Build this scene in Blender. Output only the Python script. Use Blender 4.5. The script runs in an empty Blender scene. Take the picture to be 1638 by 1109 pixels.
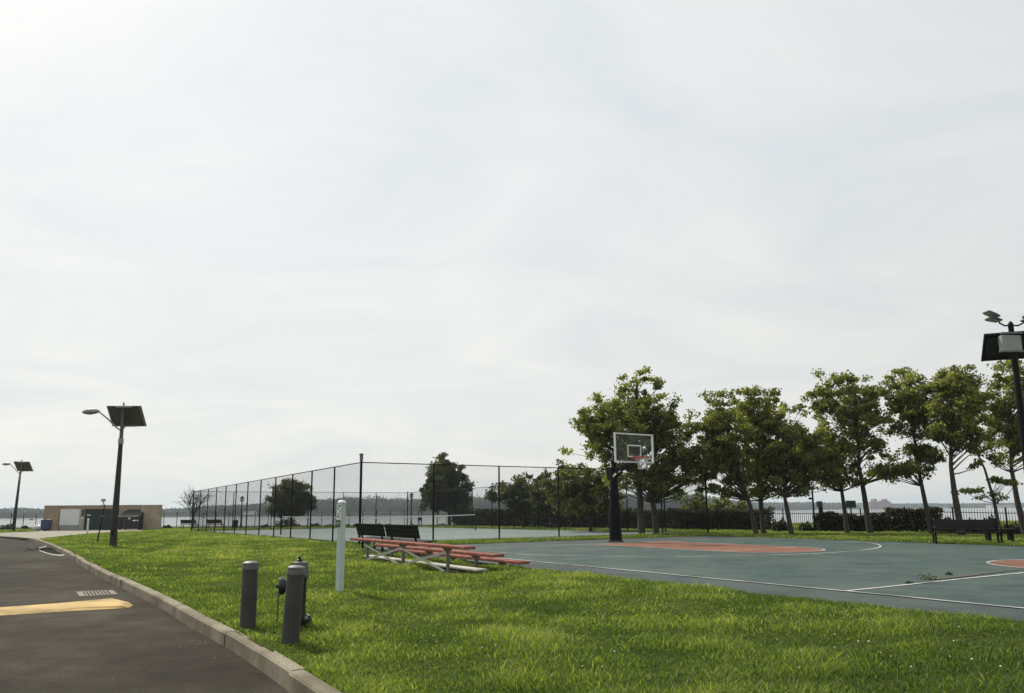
import bpy, math, random
import numpy as np
from mathutils import Vector, Matrix, geometry
R = math.radians
rng = np.random.default_rng(7)
random.seed(7)
sc = bpy.context.scene
C = sc.collection

# ------------------------------------------------------------------ camera
W, H, F, PPY, HOR, ROLL = 1638, 1109, 1200.0, 620.0, 816.0, 0.008
p_ = math.atan((HOR - PPY) / F)
fw = np.array([0, math.cos(p_), math.sin(p_)])
up = np.array([0, -math.sin(p_), math.cos(p_)])
rt = np.array([1.0, 0, 0])
c_, s_ = math.cos(ROLL), math.sin(ROLL)
rt, up = c_ * rt - s_ * up, s_ * rt + c_ * up
cam = bpy.data.cameras.new('camera')
cam.sensor_fit = 'HORIZONTAL'; cam.sensor_width = 36; cam.lens = F / W * 36
cam.shift_y = (PPY - H / 2) / W
cam.clip_start = 0.05; cam.clip_end = 20000
co = bpy.data.objects.new('camera', cam); C.objects.link(co)
co.matrix_world = Matrix(((rt[0], up[0], -fw[0], 0), (rt[1], up[1], -fw[1], 0), (rt[2], up[2], -fw[2], 0), (0, 0, 0, 1)))
sc.camera = co

def ray(x, y): return fw + ((x - W / 2) / F) * rt - ((y - PPY) / F) * up
def gp(x, y, z):                       # photo point on the level z below the eye
    d = ray(x, y); return d * (z / d[2])
def dp(x, y, Y):                       # photo point at distance Y
    d = ray(x, y); return d * (Y / d[1])

# ------------------------------------------------------------------ light
SUN_AZ, SUN_EL = -40.0, 46.0           # azimuth from +Y towards +X
sv = Vector((math.sin(R(SUN_AZ)) * math.cos(R(SUN_EL)), math.cos(R(SUN_AZ)) * math.cos(R(SUN_EL)), math.sin(R(SUN_EL))))
sun = bpy.data.lights.new('sun', 'SUN'); sun.energy = 4.1; sun.angle = R(4); sun.color = (1, .95, .85)
so = bpy.data.objects.new('sun', sun); C.objects.link(so)
so.rotation_euler = (-sv).to_track_quat('-Z', 'Y').to_euler(); so.location = (0, 0, 40)

wd = bpy.data.worlds.new('World'); sc.world = wd; wd.use_nodes = True
nt = wd.node_tree; N = nt.nodes; L = nt.links
bg = N['Background']; bg.inputs['Strength'].default_value = 0.1
sky = N.new('ShaderNodeTexSky'); sky.sky_type = 'NISHITA'; sky.sun_disc = False
sky.sun_elevation = R(SUN_EL); sky.sun_rotation = R(SUN_AZ); sky.dust_density = 3
tc = N.new('ShaderNodeTexCoord')
sep = N.new('ShaderNodeSeparateXYZ'); L.new(tc.outputs['Generated'], sep.inputs[0])
def math_n(op, a, b=None, tree=nt, clamp=False):
    n = tree.nodes.new('ShaderNodeMath'); n.operation = op; n.use_clamp = clamp
    for i, v in enumerate((a, b)):
        if v is None: continue
        if isinstance(v, (int, float)): n.inputs[i].default_value = v
        else: tree.links.new(v, n.inputs[i])
    return n.outputs[0]
zz = math_n('ADD', math_n('MAXIMUM', sep.outputs[2], 0.0), 0.22)
cx_ = math_n('DIVIDE', sep.outputs[0], zz); cy_ = math_n('DIVIDE', sep.outputs[1], zz)
cmb = N.new('ShaderNodeCombineXYZ'); L.new(cx_, cmb.inputs[0]); L.new(cy_, cmb.inputs[1])
mp = N.new('ShaderNodeMapping'); mp.inputs['Rotation'].default_value = (0, 0, R(25)); mp.inputs['Scale'].default_value = (1.2, 1.7, 1)
L.new(cmb.outputs[0], mp.inputs[0])
n1 = N.new('ShaderNodeTexNoise'); n1.inputs['Scale'].default_value = 1.1; n1.inputs['Detail'].default_value = 7; n1.inputs['Roughness'].default_value = .58
n1.inputs['Distortion'].default_value = .9
L.new(mp.outputs[0], n1.inputs['Vector'])
rp = N.new('ShaderNodeValToRGB'); rp.color_ramp.elements[0].position = .32; rp.color_ramp.elements[1].position = .66
rp.color_ramp.elements[0].color = (7.35, 7.72, 8.05, 1); rp.color_ramp.elements[1].color = (8.55, 8.68, 8.62, 1)
L.new(n1.outputs[0], rp.inputs[0])
# brighter haze towards the sun, a little greyer away from it and low down
dn = N.new('ShaderNodeVectorMath'); dn.operation = 'DOT_PRODUCT'; L.new(tc.outputs['Generated'], dn.inputs[0]); dn.inputs[1].default_value = sv
mr = N.new('ShaderNodeMapRange'); mr.inputs[1].default_value = -.6; mr.inputs[2].default_value = .95; mr.inputs[3].default_value = .74; mr.inputs[4].default_value = 1.08
L.new(dn.outputs['Value'], mr.inputs[0])
hz = N.new('ShaderNodeMapRange'); hz.inputs[1].default_value = 0; hz.inputs[2].default_value = .4; hz.inputs[3].default_value = .0; hz.inputs[4].default_value = 1
L.new(sep.outputs[2], hz.inputs[0])
warm = N.new('ShaderNodeMix'); warm.data_type = 'RGBA'
L.new(hz.outputs[0], warm.inputs[0]); warm.inputs[6].default_value = (1.09, 1.06, .985, 1); warm.inputs[7].default_value = (1.0, 1.005, .995, 1)
mul = N.new('ShaderNodeVectorMath'); mul.operation = 'SCALE'; L.new(rp.outputs[0], mul.inputs[0]); L.new(mr.outputs[0], mul.inputs['Scale'])
mul2 = N.new('ShaderNodeVectorMath'); mul2.operation = 'MULTIPLY'; L.new(mul.outputs[0], mul2.inputs[0]); L.new(warm.outputs[2], mul2.inputs[1])
mx = N.new('ShaderNodeMix'); mx.data_type = 'RGBA'; mx.inputs[0].default_value = .92
L.new(sky.outputs[0], mx.inputs[6]); L.new(mul2.outputs[0], mx.inputs[7]); L.new(mx.outputs[2], bg.inputs[0])

sc.view_settings.view_transform = 'Standard'; sc.view_settings.look = 'None'
sc.view_settings.exposure = 0.0; sc.view_settings.gamma = 1
sc.cycles.max_bounces = 8; sc.cycles.transparent_max_bounces = 24

# ------------------------------------------------------------------ materials
def new_mat(name):
    m = bpy.data.materials.new(name); m.use_nodes = True
    return m, m.node_tree, m.node_tree.nodes['Principled BSDF']
def mat(name, col, rough=.6, metal=0, var=.12, scale=8, bump=0, bscale=60, spec=.5, col2=None, dist=.01):
    m, t, b = new_mat(name)
    b.inputs['Roughness'].default_value = rough; b.inputs['Metallic'].default_value = metal
    b.inputs['Specular IOR Level'].default_value = spec
    tcn = t.nodes.new('ShaderNodeTexCoord')
    n = t.nodes.new('ShaderNodeTexNoise'); n.inputs['Scale'].default_value = scale; n.inputs['Detail'].default_value = 5
    t.links.new(tcn.outputs['Object'], n.inputs['Vector'])
    r = t.nodes.new('ShaderNodeValToRGB'); r.color_ramp.elements[0].position = .3; r.color_ramp.elements[1].position = .7
    a = [max(0, c * (1 - var)) for c in col]; d = [c * (1 + var) for c in (col2 or col)]
    r.color_ramp.elements[0].color = (*a, 1); r.color_ramp.elements[1].color = (*d, 1)
    t.links.new(n.outputs[0], r.inputs[0]); t.links.new(r.outputs[0], b.inputs['Base Color'])
    if bump:
        n2 = t.nodes.new('ShaderNodeTexNoise'); n2.inputs['Scale'].default_value = bscale; n2.inputs['Detail'].default_value = 4
        t.links.new(tcn.outputs['Object'], n2.inputs['Vector'])
        bp = t.nodes.new('ShaderNodeBump'); bp.inputs['Strength'].default_value = bump; bp.inputs['Distance'].default_value = dist
        t.links.new(n2.outputs[0], bp.inputs['Height']); t.links.new(bp.outputs[0], b.inputs['Normal'])
    return m
def foliage(name, c1, c2, trans=.4, rough=.55):
    m = bpy.data.materials.new(name); m.use_nodes = True; t = m.node_tree
    out = t.nodes['Material Output']; b = t.nodes['Principled BSDF']
    b.inputs['Roughness'].default_value = rough; b.inputs['Specular IOR Level'].default_value = .3
    at = t.nodes.new('ShaderNodeAttribute'); at.attribute_name = 'tint'
    mixc = t.nodes.new('ShaderNodeMix'); mixc.data_type = 'RGBA'
    mixc.inputs[6].default_value = (*c1, 1); mixc.inputs[7].default_value = (*c2, 1)
    t.links.new(at.outputs['Fac'], mixc.inputs[0])
    t.links.new(mixc.outputs[2], b.inputs['Base Color'])
    tr = t.nodes.new('ShaderNodeBsdfTranslucent')
    hs = t.nodes.new('ShaderNodeMix'); hs.data_type = 'RGBA'; hs.blend_type = 'MULTIPLY'; hs.inputs[0].default_value = 1
    hs.inputs[7].default_value = (1.5, 1.5, .55, 1); t.links.new(mixc.outputs[2], hs.inputs[6]); t.links.new(hs.outputs[2], tr.inputs[0])
    ms = t.nodes.new('ShaderNodeMixShader'); ms.inputs[0].default_value = trans
    t.links.new(b.outputs[0], ms.inputs[1]); t.links.new(tr.outputs[0], ms.inputs[2]); t.links.new(ms.outputs[0], out.inputs[0])
    return m

M = {}
M['blade'] = foliage('grass_blade', (.068, .122, .026), (.285, .365, .085), .5)
t_ = M['blade'].node_tree; rb_ = t_.nodes.new('ShaderNodeValToRGB'); at_ = [n for n in t_.nodes if n.type == 'ATTRIBUTE'][0]
er = rb_.color_ramp.elements; er[0].color = (.045, .078, .024, 1); er[1].color = (.34, .32, .14, 1)
for p_e, c_e in ((.42, (.10, .15, .036)), (.80, (.23, .31, .07)), (.93, (.31, .37, .11))):
    e_ = er.new(p_e); e_.color = (*c_e, 1)
t_.links.new(at_.outputs['Fac'], rb_.inputs[0])
for l_ in list(t_.links):
    if l_.from_node.type == 'MIX' and l_.from_node.blend_type == 'MIX': tgt = l_.to_socket; t_.links.new(rb_.outputs[0], tgt)
M['leaf'] = foliage('tree_leaf', (.065, .086, .032), (.33, .345, .11), .57)
M['leaf_mid'] = foliage('mid_leaf', (.035, .050, .019), (.19, .205, .065), .45)
M['leaf_dark'] = foliage('dark_leaf', (.024, .038, .017), (.115, .13, .048), .4)
M['hedge_leaf'] = foliage('hedge_leaf', (.016, .022, .011), (.055, .058, .026), .25)
M['far_leaf'] = foliage('far_leaf', (.030, .052, .028), (.05, .076, .038), .1)
M['bark'] = mat('bark', (.05, .043, .034), .9, var=.4, scale=12, bump=.5, bscale=40)
M['black'] = mat('black_paint', (.007, .007, .007), .5, var=.2, spec=.1)
M['blackmetal'] = mat('black_metal', (.010, .010, .010), .5, var=.2, scale=3, spec=.1)
M['lamp_bronze'] = mat('lamp_bronze', (.042, .039, .034), .6, var=.3, scale=1.5, spec=.2)
M['polegrey'] = mat('pole_grey', (.085, .085, .078), .5, var=.25, scale=2)
M['galv'] = mat('galvanised', (.16, .16, .15), .45, metal=.3, var=.25, scale=5)
M['aluminium'] = mat('aluminium', (.42, .42, .39), .5, metal=.2, var=.12, scale=4)
M['red'] = mat('faded_red_plank', (.20, .063, .043), .75, var=.3, scale=5, col2=(.27, .10, .072), bump=.3, bscale=30, spec=.12)
M['concrete'] = mat('concrete', (.34, .32, .27), .9, var=.2, scale=3, bump=.3, bscale=40)
M['plank_pale'] = mat('pale_plank', (.45, .43, .38), .9, var=.18, scale=4)
M['bollard'] = mat('bollard_sleeve', (.047, .044, .039), .55, var=.22, scale=4, bump=.08, bscale=30)
M['hydrant_grey'] = mat('hydrant_grey', (.105, .105, .10), .5, metal=.2, var=.22, scale=14, bump=.2, bscale=50)
M['hydrant_black'] = mat('hydrant_black', (.016, .016, .016), .4, var=.4, scale=14, bump=.2, bscale=50)
M['white'] = mat('white_paint', (.72, .73, .71), .5, var=.07, scale=5)
M['palegreen'] = mat('pale_green_plastic', (.48, .57, .54), .5, var=.07, scale=5)
M['darkmark'] = mat('dark_print', (.02, .025, .02), .6, var=.1)
M['basin'] = mat('wet_basin', (.022, .02, .018), .95, var=.5, scale=1.2, spec=.03)
M['green_sign'] = mat('green_sign', (.03, .075, .05), .5, var=.15)
M['brick'] = None
M['panel_back'] = mat('panel_back', (.10, .10, .085), .5, var=.15, scale=2)  # lightened base colour, veil glare over the panel painted in
M['mast_panel'] = mat('mast_panel_back', (.03, .03, .028), .5, var=.2, spec=.2)
M['cells'] = mat('solar_cells', (.01, .013, .03), .15, var=.2)
M['lampgrey'] = mat('lamp_grey', (.30, .31, .28), .5, var=.1, scale=3)
M['glasslens'] = mat('lamp_lens', (.45, .45, .42), .2, var=.05)
M['rim'] = mat('rim_red', (.40, .045, .035), .45, var=.15)
M['net'] = mat('net_cord', (.62, .62, .60), .8, var=.1)
M['netmesh'] = mat('tennis_net_cord', (.02, .022, .02), .8, var=.1)
M['pad'] = mat('pole_padding', (.006, .0065, .0075), .5, var=.4, scale=5, bump=.6, bscale=9, dist=.03, spec=.1)
M['benchwood'] = mat('dark_bench_board', (.022, .019, .017), .5, var=.25, scale=4, bump=.2, bscale=20, spec=.15)
M['greenblack'] = mat('green_black_board', (.0055, .0065, .006), .55, var=.3, scale=3, spec=.1)
M['gate'] = mat('dark_green_gate', (.020, .032, .024), .6, var=.25, scale=2)
M['blue'] = mat('blue_plastic', (.035, .05, .13), .5, var=.2)
M['dumpster'] = mat('dumpster_black', (.012, .012, .013), .55, var=.3)
M['lid'] = mat('grey_lid', (.05, .048, .045), .8, var=.2, spec=.1)
M['lid_pale'] = mat('pale_lid', (.24, .23, .21), .8, var=.15, spec=.1)
M['stone'] = mat('riprap_stone', (.10, .095, .08), .9, var=.35, scale=.8, bump=.6, bscale=3, dist=.2)
M['grate_iron'] = mat('grate_iron', (.25, .22, .175), .85, var=.3, scale=14, spec=.08)
M['rust'] = mat('rusty_iron', (.10, .085, .07), .7, var=.4, scale=20)
M['dirt'] = mat('dirt', (.09, .072, .048), .95, var=.35, scale=9, bump=.5, bscale=40)
M['pebble'] = mat('loose_stone', (.17, .14, .115), .9, var=.3, scale=30)
M['paleb'] = mat('pale_wall', (.5, .48, .44), .8, var=.1, scale=.1)
M['farbrick'] = mat('far_brick', (.24, .11, .085), .85, var=.12, scale=.1)
M['roofgrey'] = mat('grey_roof', (.13, .13, .13), .8, var=.2, scale=.1)
M['bag'] = mat('pale_bag', (.45, .47, .48), .4, var=.2, scale=3)
M['hull'] = mat('dark_hull', (.04, .045, .05), .5, var=.2)
M['clover'] = mat('clover_white', (.75, .74, .68), .8, var=.1)
M['backsheet'] = mat('bench_back_sheet', (.05, .05, .047), .5)

def brick_mat(name, c1, c2, mortar):
    m, t, b = new_mat(name); b.inputs['Roughness'].default_value = .9
    tcn = t.nodes.new('ShaderNodeTexCoord')
    sp = t.nodes.new('ShaderNodeSeparateXYZ'); t.links.new(tcn.outputs['Object'], sp.inputs[0])
    cb = t.nodes.new('ShaderNodeCombineXYZ')
    t.links.new(math_n('ADD', sp.outputs[0], sp.outputs[1], t), cb.inputs[0]); t.links.new(sp.outputs[2], cb.inputs[1])
    br = t.nodes.new('ShaderNodeTexBrick'); br.inputs['Scale'].default_value = 1
    br.inputs['Brick Width'].default_value = .4; br.inputs['Row Height'].default_value = .2; br.inputs['Mortar Size'].default_value = .014
    br.inputs['Color1'].default_value = (*c1, 1); br.inputs['Color2'].default_value = (*c2, 1); br.inputs['Mortar'].default_value = (*mortar, 1)
    t.links.new(cb.outputs[0], br.inputs[0])
    n = t.nodes.new('ShaderNodeTexNoise'); n.inputs['Scale'].default_value = 1.2; n.inputs['Detail'].default_value = 5; t.links.new(tcn.outputs['Object'], n.inputs[0])
    mm = t.nodes.new('ShaderNodeMix'); mm.data_type = 'RGBA'; mm.blend_type = 'MULTIPLY'; mm.inputs[0].default_value = .5
    t.links.new(br.outputs[0], mm.inputs[6]); t.links.new(n.outputs[0], mm.inputs[7]); t.links.new(mm.outputs[2], b.inputs[0])
    return m
M['brick'] = brick_mat('brown_brick', (.42, .29, .19), (.50, .35, .235), (.40, .34, .26))
M['brick2'] = brick_mat('tan_brick', (.42, .345, .24), (.50, .41, .29), (.45, .41, .32))

def asphalt_mat():
    m, t, b = new_mat('asphalt'); b.inputs['Roughness'].default_value = .95; b.inputs['Specular IOR Level'].default_value = .08
    tcn = t.nodes.new('ShaderNodeTexCoord')
    def nz(s, d=6): 
        n = t.nodes.new('ShaderNodeTexNoise'); n.inputs['Scale'].default_value = s; n.inputs['Detail'].default_value = d; t.links.new(tcn.outputs['Object'], n.inputs[0]); return n.outputs[0]
    def ramp(v, p0, c0, p1, c1):
        r = t.nodes.new('ShaderNodeValToRGB'); r.color_ramp.elements[0].position = p0; r.color_ramp.elements[1].position = p1
        r.color_ramp.elements[0].color = (*c0, 1); r.color_ramp.elements[1].color = (*c1, 1); t.links.new(v, r.inputs[0]); return r.outputs[0]
    def mul(a, bb, f=1.0):
        x = t.nodes.new('ShaderNodeMix'); x.data_type = 'RGBA'; x.blend_type = 'MULTIPLY'; x.inputs[0].default_value = f
        t.links.new(a, x.inputs[6]); t.links.new(bb, x.inputs[7]); return x.outputs[2]
    base = ramp(nz(.22, 4), .35, (.037, .032, .0248), .65, (.058, .0505, .0395))
    mid = ramp(nz(2.2, 8), .3, (.72, .72, .72), .7, (1.22, 1.22, 1.2))
    wear = ramp(nz(.7, 9), .42, (.86, .84, .82), .6, (1.12, 1.12, 1.12))
    base = mul(base, wear)
    agg = ramp(nz(38, 3), .35, (.72, .72, .72), .7, (1.25, 1.25, 1.22))
    mid = mul(mid, agg)
    fine = ramp(nz(110, 2), .3, (.45, .45, .45), .7, (1.7, 1.7, 1.65))
    t.links.new(mul(mul(base, mid), fine), b.inputs[0])
    bp = t.nodes.new('ShaderNodeBump'); bp.inputs['Strength'].default_value = .4; bp.inputs['Distance'].default_value = .006
    t.links.new(nz(120, 2), bp.inputs['Height']); t.links.new(bp.outputs[0], b.inputs['Normal'])
    return m
M['asphalt'] = asphalt_mat()

def surf_mat(name, c1, c2, stain=(.6, .6, .6), rough=.75, sc1=.35):
    m, t, b = new_mat(name); b.inputs['Roughness'].default_value = rough; b.inputs['Specular IOR Level'].default_value = .15
    tcn = t.nodes.new('ShaderNodeTexCoord')
    def nz(s, d=6, st=None):
        n = t.nodes.new('ShaderNodeTexNoise'); n.inputs['Scale'].default_value = s; n.inputs['Detail'].default_value = d
        t.links.new(tcn.outputs['Object'], n.inputs[0]); return n.outputs[0]
    r = t.nodes.new('ShaderNodeValToRGB'); r.color_ramp.elements[0].position = .3; r.color_ramp.elements[1].position = .7
    r.color_ramp.elements[0].color = (*c1, 1); r.color_ramp.elements[1].color = (*c2, 1); t.links.new(nz(sc1), r.inputs[0])
    r2 = t.nodes.new('ShaderNodeValToRGB'); r2.color_ramp.elements[0].position = .38; r2.color_ramp.elements[1].position = .54
    r2.color_ramp.elements[0].color = (*stain, 1); r2.color_ramp.elements[1].color = (1, 1, 1, 1); t.links.new(nz(1.3, 8), r2.inputs[0])
    x = t.nodes.new('ShaderNodeMix'); x.data_type = 'RGBA'; x.blend_type = 'MULTIPLY'; x.inputs[0].default_value = .9
    t.links.new(r.outputs[0], x.inputs[6]); t.links.new(r2.outputs[0], x.inputs[7])
    r3 = t.nodes.new('ShaderNodeValToRGB'); r3.color_ramp.elements[0].position = .3; r3.color_ramp.elements[1].position = .7
    r3.color_ramp.elements[0].color = (.8, .8, .8, 1); r3.color_ramp.elements[1].color = (1.2, 1.2, 1.2, 1); t.links.new(nz(70, 2), r3.inputs[0])
    y = t.nodes.new('ShaderNodeMix'); y.data_type = 'RGBA'; y.blend_type = 'MULTIPLY'; y.inputs[0].default_value = 1
    t.links.new(x.outputs[2], y.inputs[6]); t.links.new(r3.outputs[0], y.inputs[7]); t.links.new(y.outputs[2], b.inputs[0])
    return m
M['court'] = surf_mat('court_green', (.046, .077, .071), (.076, .102, .090), (.68, .70, .72))
M['court_red'] = surf_mat('court_red', (.185, .082, .052), (.235, .11, .072), (.7, .75, .8))
M['court_apron'] = surf_mat('court_apron', (.055, .074, .070), (.075, .09, .085), (.7, .7, .72))
M['line'] = surf_mat('court_line', (.36, .37, .35), (.58, .58, .56), (.45, .47, .45), sc1=3)
M['tennis'] = surf_mat('tennis_green', (.15, .19, .175), (.19, .23, .21), (.85, .85, .85))
M['padconc'] = surf_mat('driveway_concrete', (.27, .25, .205), (.34, .315, .26), (.75, .72, .68), rough=.9, sc1=.15)
M['yellow'] = surf_mat('yellow_paint', (.42, .285, .10), (.56, .39, .155), (.45, .42, .38), sc1=2.2)
M['kerb'] = surf_mat('kerb_stone', (.20, .172, .122), (.30, .262, .195), (.6, .6, .55), rough=.9, sc1=1.6)

def lawn_mat():
    m, t, b = new_mat('lawn'); b.inputs['Roughness'].default_value = 1; b.inputs['Specular IOR Level'].default_value = .02
    tcn = t.nodes.new('ShaderNodeTexCoord')
    def nz(s, d=6):
        n = t.nodes.new('ShaderNodeTexNoise'); n.inputs['Scale'].default_value = s; n.inputs['Detail'].default_value = d
        t.links.new(tcn.outputs['Object'], n.inputs[0]); return n.outputs[0]
    r = t.nodes.new('ShaderNodeValToRGB'); r.color_ramp.elements[0].position = .3; r.color_ramp.elements[1].position = .7
    r.color_ramp.elements[0].color = (.05, .072, .014, 1); r.color_ramp.elements[1].color = (.10, .118, .03, 1)
    t.links.new(nz(.5, 8), r.inputs[0])
    r2 = t.nodes.new('ShaderNodeValToRGB'); r2.color_ramp.elements[0].position = .3; r2.color_ramp.elements[1].position = .65
    r2.color_ramp.elements[0].color = (.5, .55, .45, 1); r2.color_ramp.elements[1].color = (1.1, 1.1, 1.1, 1); t.links.new(nz(9, 8), r2.inputs[0])
    x = t.nodes.new('ShaderNodeMix'); x.data_type = 'RGBA'; x.blend_type = 'MULTIPLY'; x.inputs[0].default_value = 1
    t.links.new(r.outputs[0], x.inputs[6]); t.links.new(r2.outputs[0], x.inputs[7]); t.links.new(x.outputs[2], b.inputs[0])
    bp = t.nodes.new('ShaderNodeBump'); bp.inputs['Strength'].default_value = .8; bp.inputs['Distance'].default_value = .06
    t.links.new(nz(14, 6), bp.inputs['Height']); t.links.new(bp.outputs[0], b.inputs['Normal'])
    return m
M['lawn'] = lawn_mat()

def water_mat():
    m, t, b = new_mat('river_water'); b.inputs['Base Color'].default_value = (.05, .06, .055, 1)
    b.inputs['Roughness'].default_value = .12; b.inputs['IOR'].default_value = 1.33
    tcn = t.nodes.new('ShaderNodeTexCoord'); mp_ = t.nodes.new('ShaderNodeMapping'); mp_.inputs['Scale'].default_value = (.25, 1, 1)
    t.links.new(tcn.outputs['Object'], mp_.inputs[0])
    n = t.nodes.new('ShaderNodeTexNoise'); n.inputs['Scale'].default_value = .5; n.inputs['Detail'].default_value = 8; t.links.new(mp_.outputs[0], n.inputs[0])
    bp = t.nodes.new('ShaderNodeBump'); bp.inputs['Strength'].default_value = .25; bp.inputs['Distance'].default_value = .25
    t.links.new(n.outputs[0], bp.inputs['Height']); t.links.new(bp.outputs[0], b.inputs['Normal'])
    return m
M['water'] = water_mat()

def glass_mat():
    m, t, b = new_mat('clear_acrylic'); out = t.nodes['Material Output']
    b.inputs['Base Color'].default_value = (.6, .65, .64, 1); b.inputs['Roughness'].default_value = .08
    tr = t.nodes.new('ShaderNodeBsdfTransparent'); tr.inputs[0].default_value = (.9, .93, .93, 1)
    ms = t.nodes.new('ShaderNodeMixShader'); ms.inputs[0].default_value = .04
    t.links.new(tr.outputs[0], ms.inputs[1]); t.links.new(b.outputs[0], ms.inputs[2]); t.links.new(ms.outputs[0], out.inputs[0])
    return m
M['acrylic'] = glass_mat()

# ------------------------------------------------------------------ mesh helpers
def arr(p): return np.asarray(p, float)
def unit(v): v = arr(v); return v / (np.linalg.norm(v) + 1e-12)
class MB:
    def __init__(s): s.v = []; s.f = []
    def add(s, vs, fs):
        n = len(s.v); s.v += [tuple(map(float, v)) for v in vs]; s.f += [tuple(i + n for i in f) for f in fs]; return s
    def box(s, c, size, ax=None, bev=0.0):            # oriented box, optionally with chamfered vertical/long edges
        c = arr(c); hx, hy, hz = [d / 2 for d in size]
        X, Y, Z = (np.eye(3) if ax is None else [unit(a) for a in ax])
        if bev <= 0:
            vs = [c + sx * hx * X + sy * hy * Y + sz * hz * Z for sz in (-1, 1) for sx, sy in ((-1, -1), (1, -1), (1, 1), (-1, 1))]
            return s.add(vs, [(3, 2, 1, 0), (4, 5, 6, 7), (0, 1, 5, 4), (1, 2, 6, 5), (2, 3, 7, 6), (3, 0, 4, 7)])
        b = min(bev, hx * .9, hy * .9, hz * .9)
        rings = []
        for z, i in ((-hz, b), (-hz + b, 0), (hz - b, 0), (hz, b)):
            ox, oy = hx - i, hy - i
            rings.append([c + x * X + y * Y + z * Z for x, y in
                ((-ox + b, -oy), (ox - b, -oy), (ox, -oy + b), (ox, oy - b), (ox - b, oy), (-ox + b, oy), (-ox, oy - b), (-ox, -oy + b))])
        vs = [q for r in rings for q in r]; fs = [tuple(range(7, -1, -1)), tuple(range(24, 32))]
        for k in range(3):
            for i in range(8):
                j = (i + 1) % 8; fs.append((k * 8 + i, k * 8 + j, k * 8 + 8 + j, k * 8 + 8 + i))
        return s.add(vs, fs)
    def tube(s, pts, rad, n=8, cap=True):
        pts = [arr(p) for p in pts]
        rad = [rad] * len(pts) if np.isscalar(rad) else list(rad)
        base = len(s.v); u = None
        for i, p in enumerate(pts):
            t = unit(pts[min(i + 1, len(pts) - 1)] - pts[max(i - 1, 0)])
            if u is None: u = np.cross(t, [0, 0, 1]) if abs(t[2]) < .9 else np.cross(t, [0, 1, 0])
            u = unit(u - t * np.dot(u, t)); w = np.cross(t, u)
            s.v += [tuple(p + rad[i] * (math.cos(a) * u + math.sin(a) * w)) for a in [2 * math.pi * k / n for k in range(n)]]
        for i in range(len(pts) - 1):
            for k in range(n):
                a = base + i * n + k; b = base + i * n + (k + 1) % n
                s.f.append((a, b, b + n, a + n))
        if cap:
            s.f.append(tuple(base + k for k in range(n - 1, -1, -1)))
            e = base + (len(pts) - 1) * n; s.f.append(tuple(e + k for k in range(n)))
        return s
    def lathe(s, c, prof, n=16, axis=(0, 0, 1)):       # prof: (radius, height) along axis
        c = arr(c); Z = unit(axis); X = unit(np.cross(Z, [0, 1, 0.01])); Y = np.cross(Z, X)
        base = len(s.v)
        for r, h in prof:
            s.v += [tuple(c + Z * h + r * (math.cos(a) * X + math.sin(a) * Y)) for a in [2 * math.pi * (k + .5) / n for k in range(n)]]
        for i in range(len(prof) - 1):
            for k in range(n):
                a = base + i * n + k; b = base + i * n + (k + 1) % n; s.f.append((a, b, b + n, a + n))
        s.f.append(tuple(base + k for k in range(n - 1, -1, -1)))
        e = base + (len(prof) - 1) * n; s.f.append(tuple(e + k for k in range(n)))
        return s
    def obj(s, name, m, parent=None, smooth=False):
        me = bpy.data.meshes.new(name); me.from_pydata(s.v, [], s.f); me.materials.append(M[m] if isinstance(m, str) else m)
        if smooth:
            me.polygons.foreach_set('use_smooth', [True] * len(me.polygons)); me.set_sharp_from_angle(angle=R(38))
        me.update()
        o = bpy.data.objects.new(name, me); C.objects.link(o)
        if parent is not None: o.parent = parent
        return o
def tag(o, label=None, cat=None, group=None, kind=None):
    if label: o['label'] = label
    if cat: o['category'] = cat
    if group: o['group'] = group
    if kind: o['kind'] = kind
    return o
def thing(name, label, cat, loc, rz=0, group=None):
    o = bpy.data.objects.new(name, None); C.objects.link(o); o.empty_display_size = .2
    o.location = tuple(map(float, loc)); o.rotation_euler = (0, 0, rz)
    return tag(o, label, cat, group)
def kids(o, acc=None):
    return [x for x in bpy.data.objects if x.parent is o]
def dup(root, loc, rz, label, group=None):
    def cp(o, par):
        c = o.copy(); C.objects.link(c); c.parent = par
        for ch in kids(o): cp(ch, c)
        return c
    r = cp(root, None); r.location = tuple(map(float, loc)); r.rotation_euler = (0, 0, rz); r['label'] = label
    if group: r['group'] = group
    return r
def quads_obj(name, centers, size, m, parent=None, aspect=.62, tint=None, up_bias=0.0):
    n = len(centers); size = np.broadcast_to(size, (n,))
    nr = rng.normal(size=(n, 3)); nr[:, 2] += up_bias; nr /= np.linalg.norm(nr, axis=1)[:, None]
    t = rng.normal(size=(n, 3)); t -= nr * (t * nr).sum(1)[:, None]; t /= np.linalg.norm(t, axis=1)[:, None]
    b = np.cross(nr, t); h = size[:, None] / 2; fold = nr * (size[:, None] * .12)
    V = np.empty((n, 4, 3)); V[:, 0] = centers - t * h; V[:, 1] = centers + b * h * aspect + fold; V[:, 2] = centers + t * h; V[:, 3] = centers - b * h * aspect + fold
    me = bpy.data.meshes.new(name); me.vertices.add(4 * n); me.vertices.foreach_set('co', V.reshape(-1).astype(np.float32))
    me.loops.add(4 * n); me.loops.foreach_set('vertex_index', np.arange(4 * n, dtype=np.int32))
    me.polygons.add(n); me.polygons.foreach_set('loop_start', np.arange(0, 4 * n, 4, dtype=np.int32))
    at = me.attributes.new('tint', 'FLOAT', 'POINT')
    tv = rng.random(n) if tint is None else tint
    at.data.foreach_set('value', np.repeat(tv, 4).astype(np.float32))
    me.materials.append(M[m]); me.update(calc_edges=True)
    o = bpy.data.objects.new(name, me); C.objects.link(o)
    if parent is not None: o.parent = parent
    return o

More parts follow.
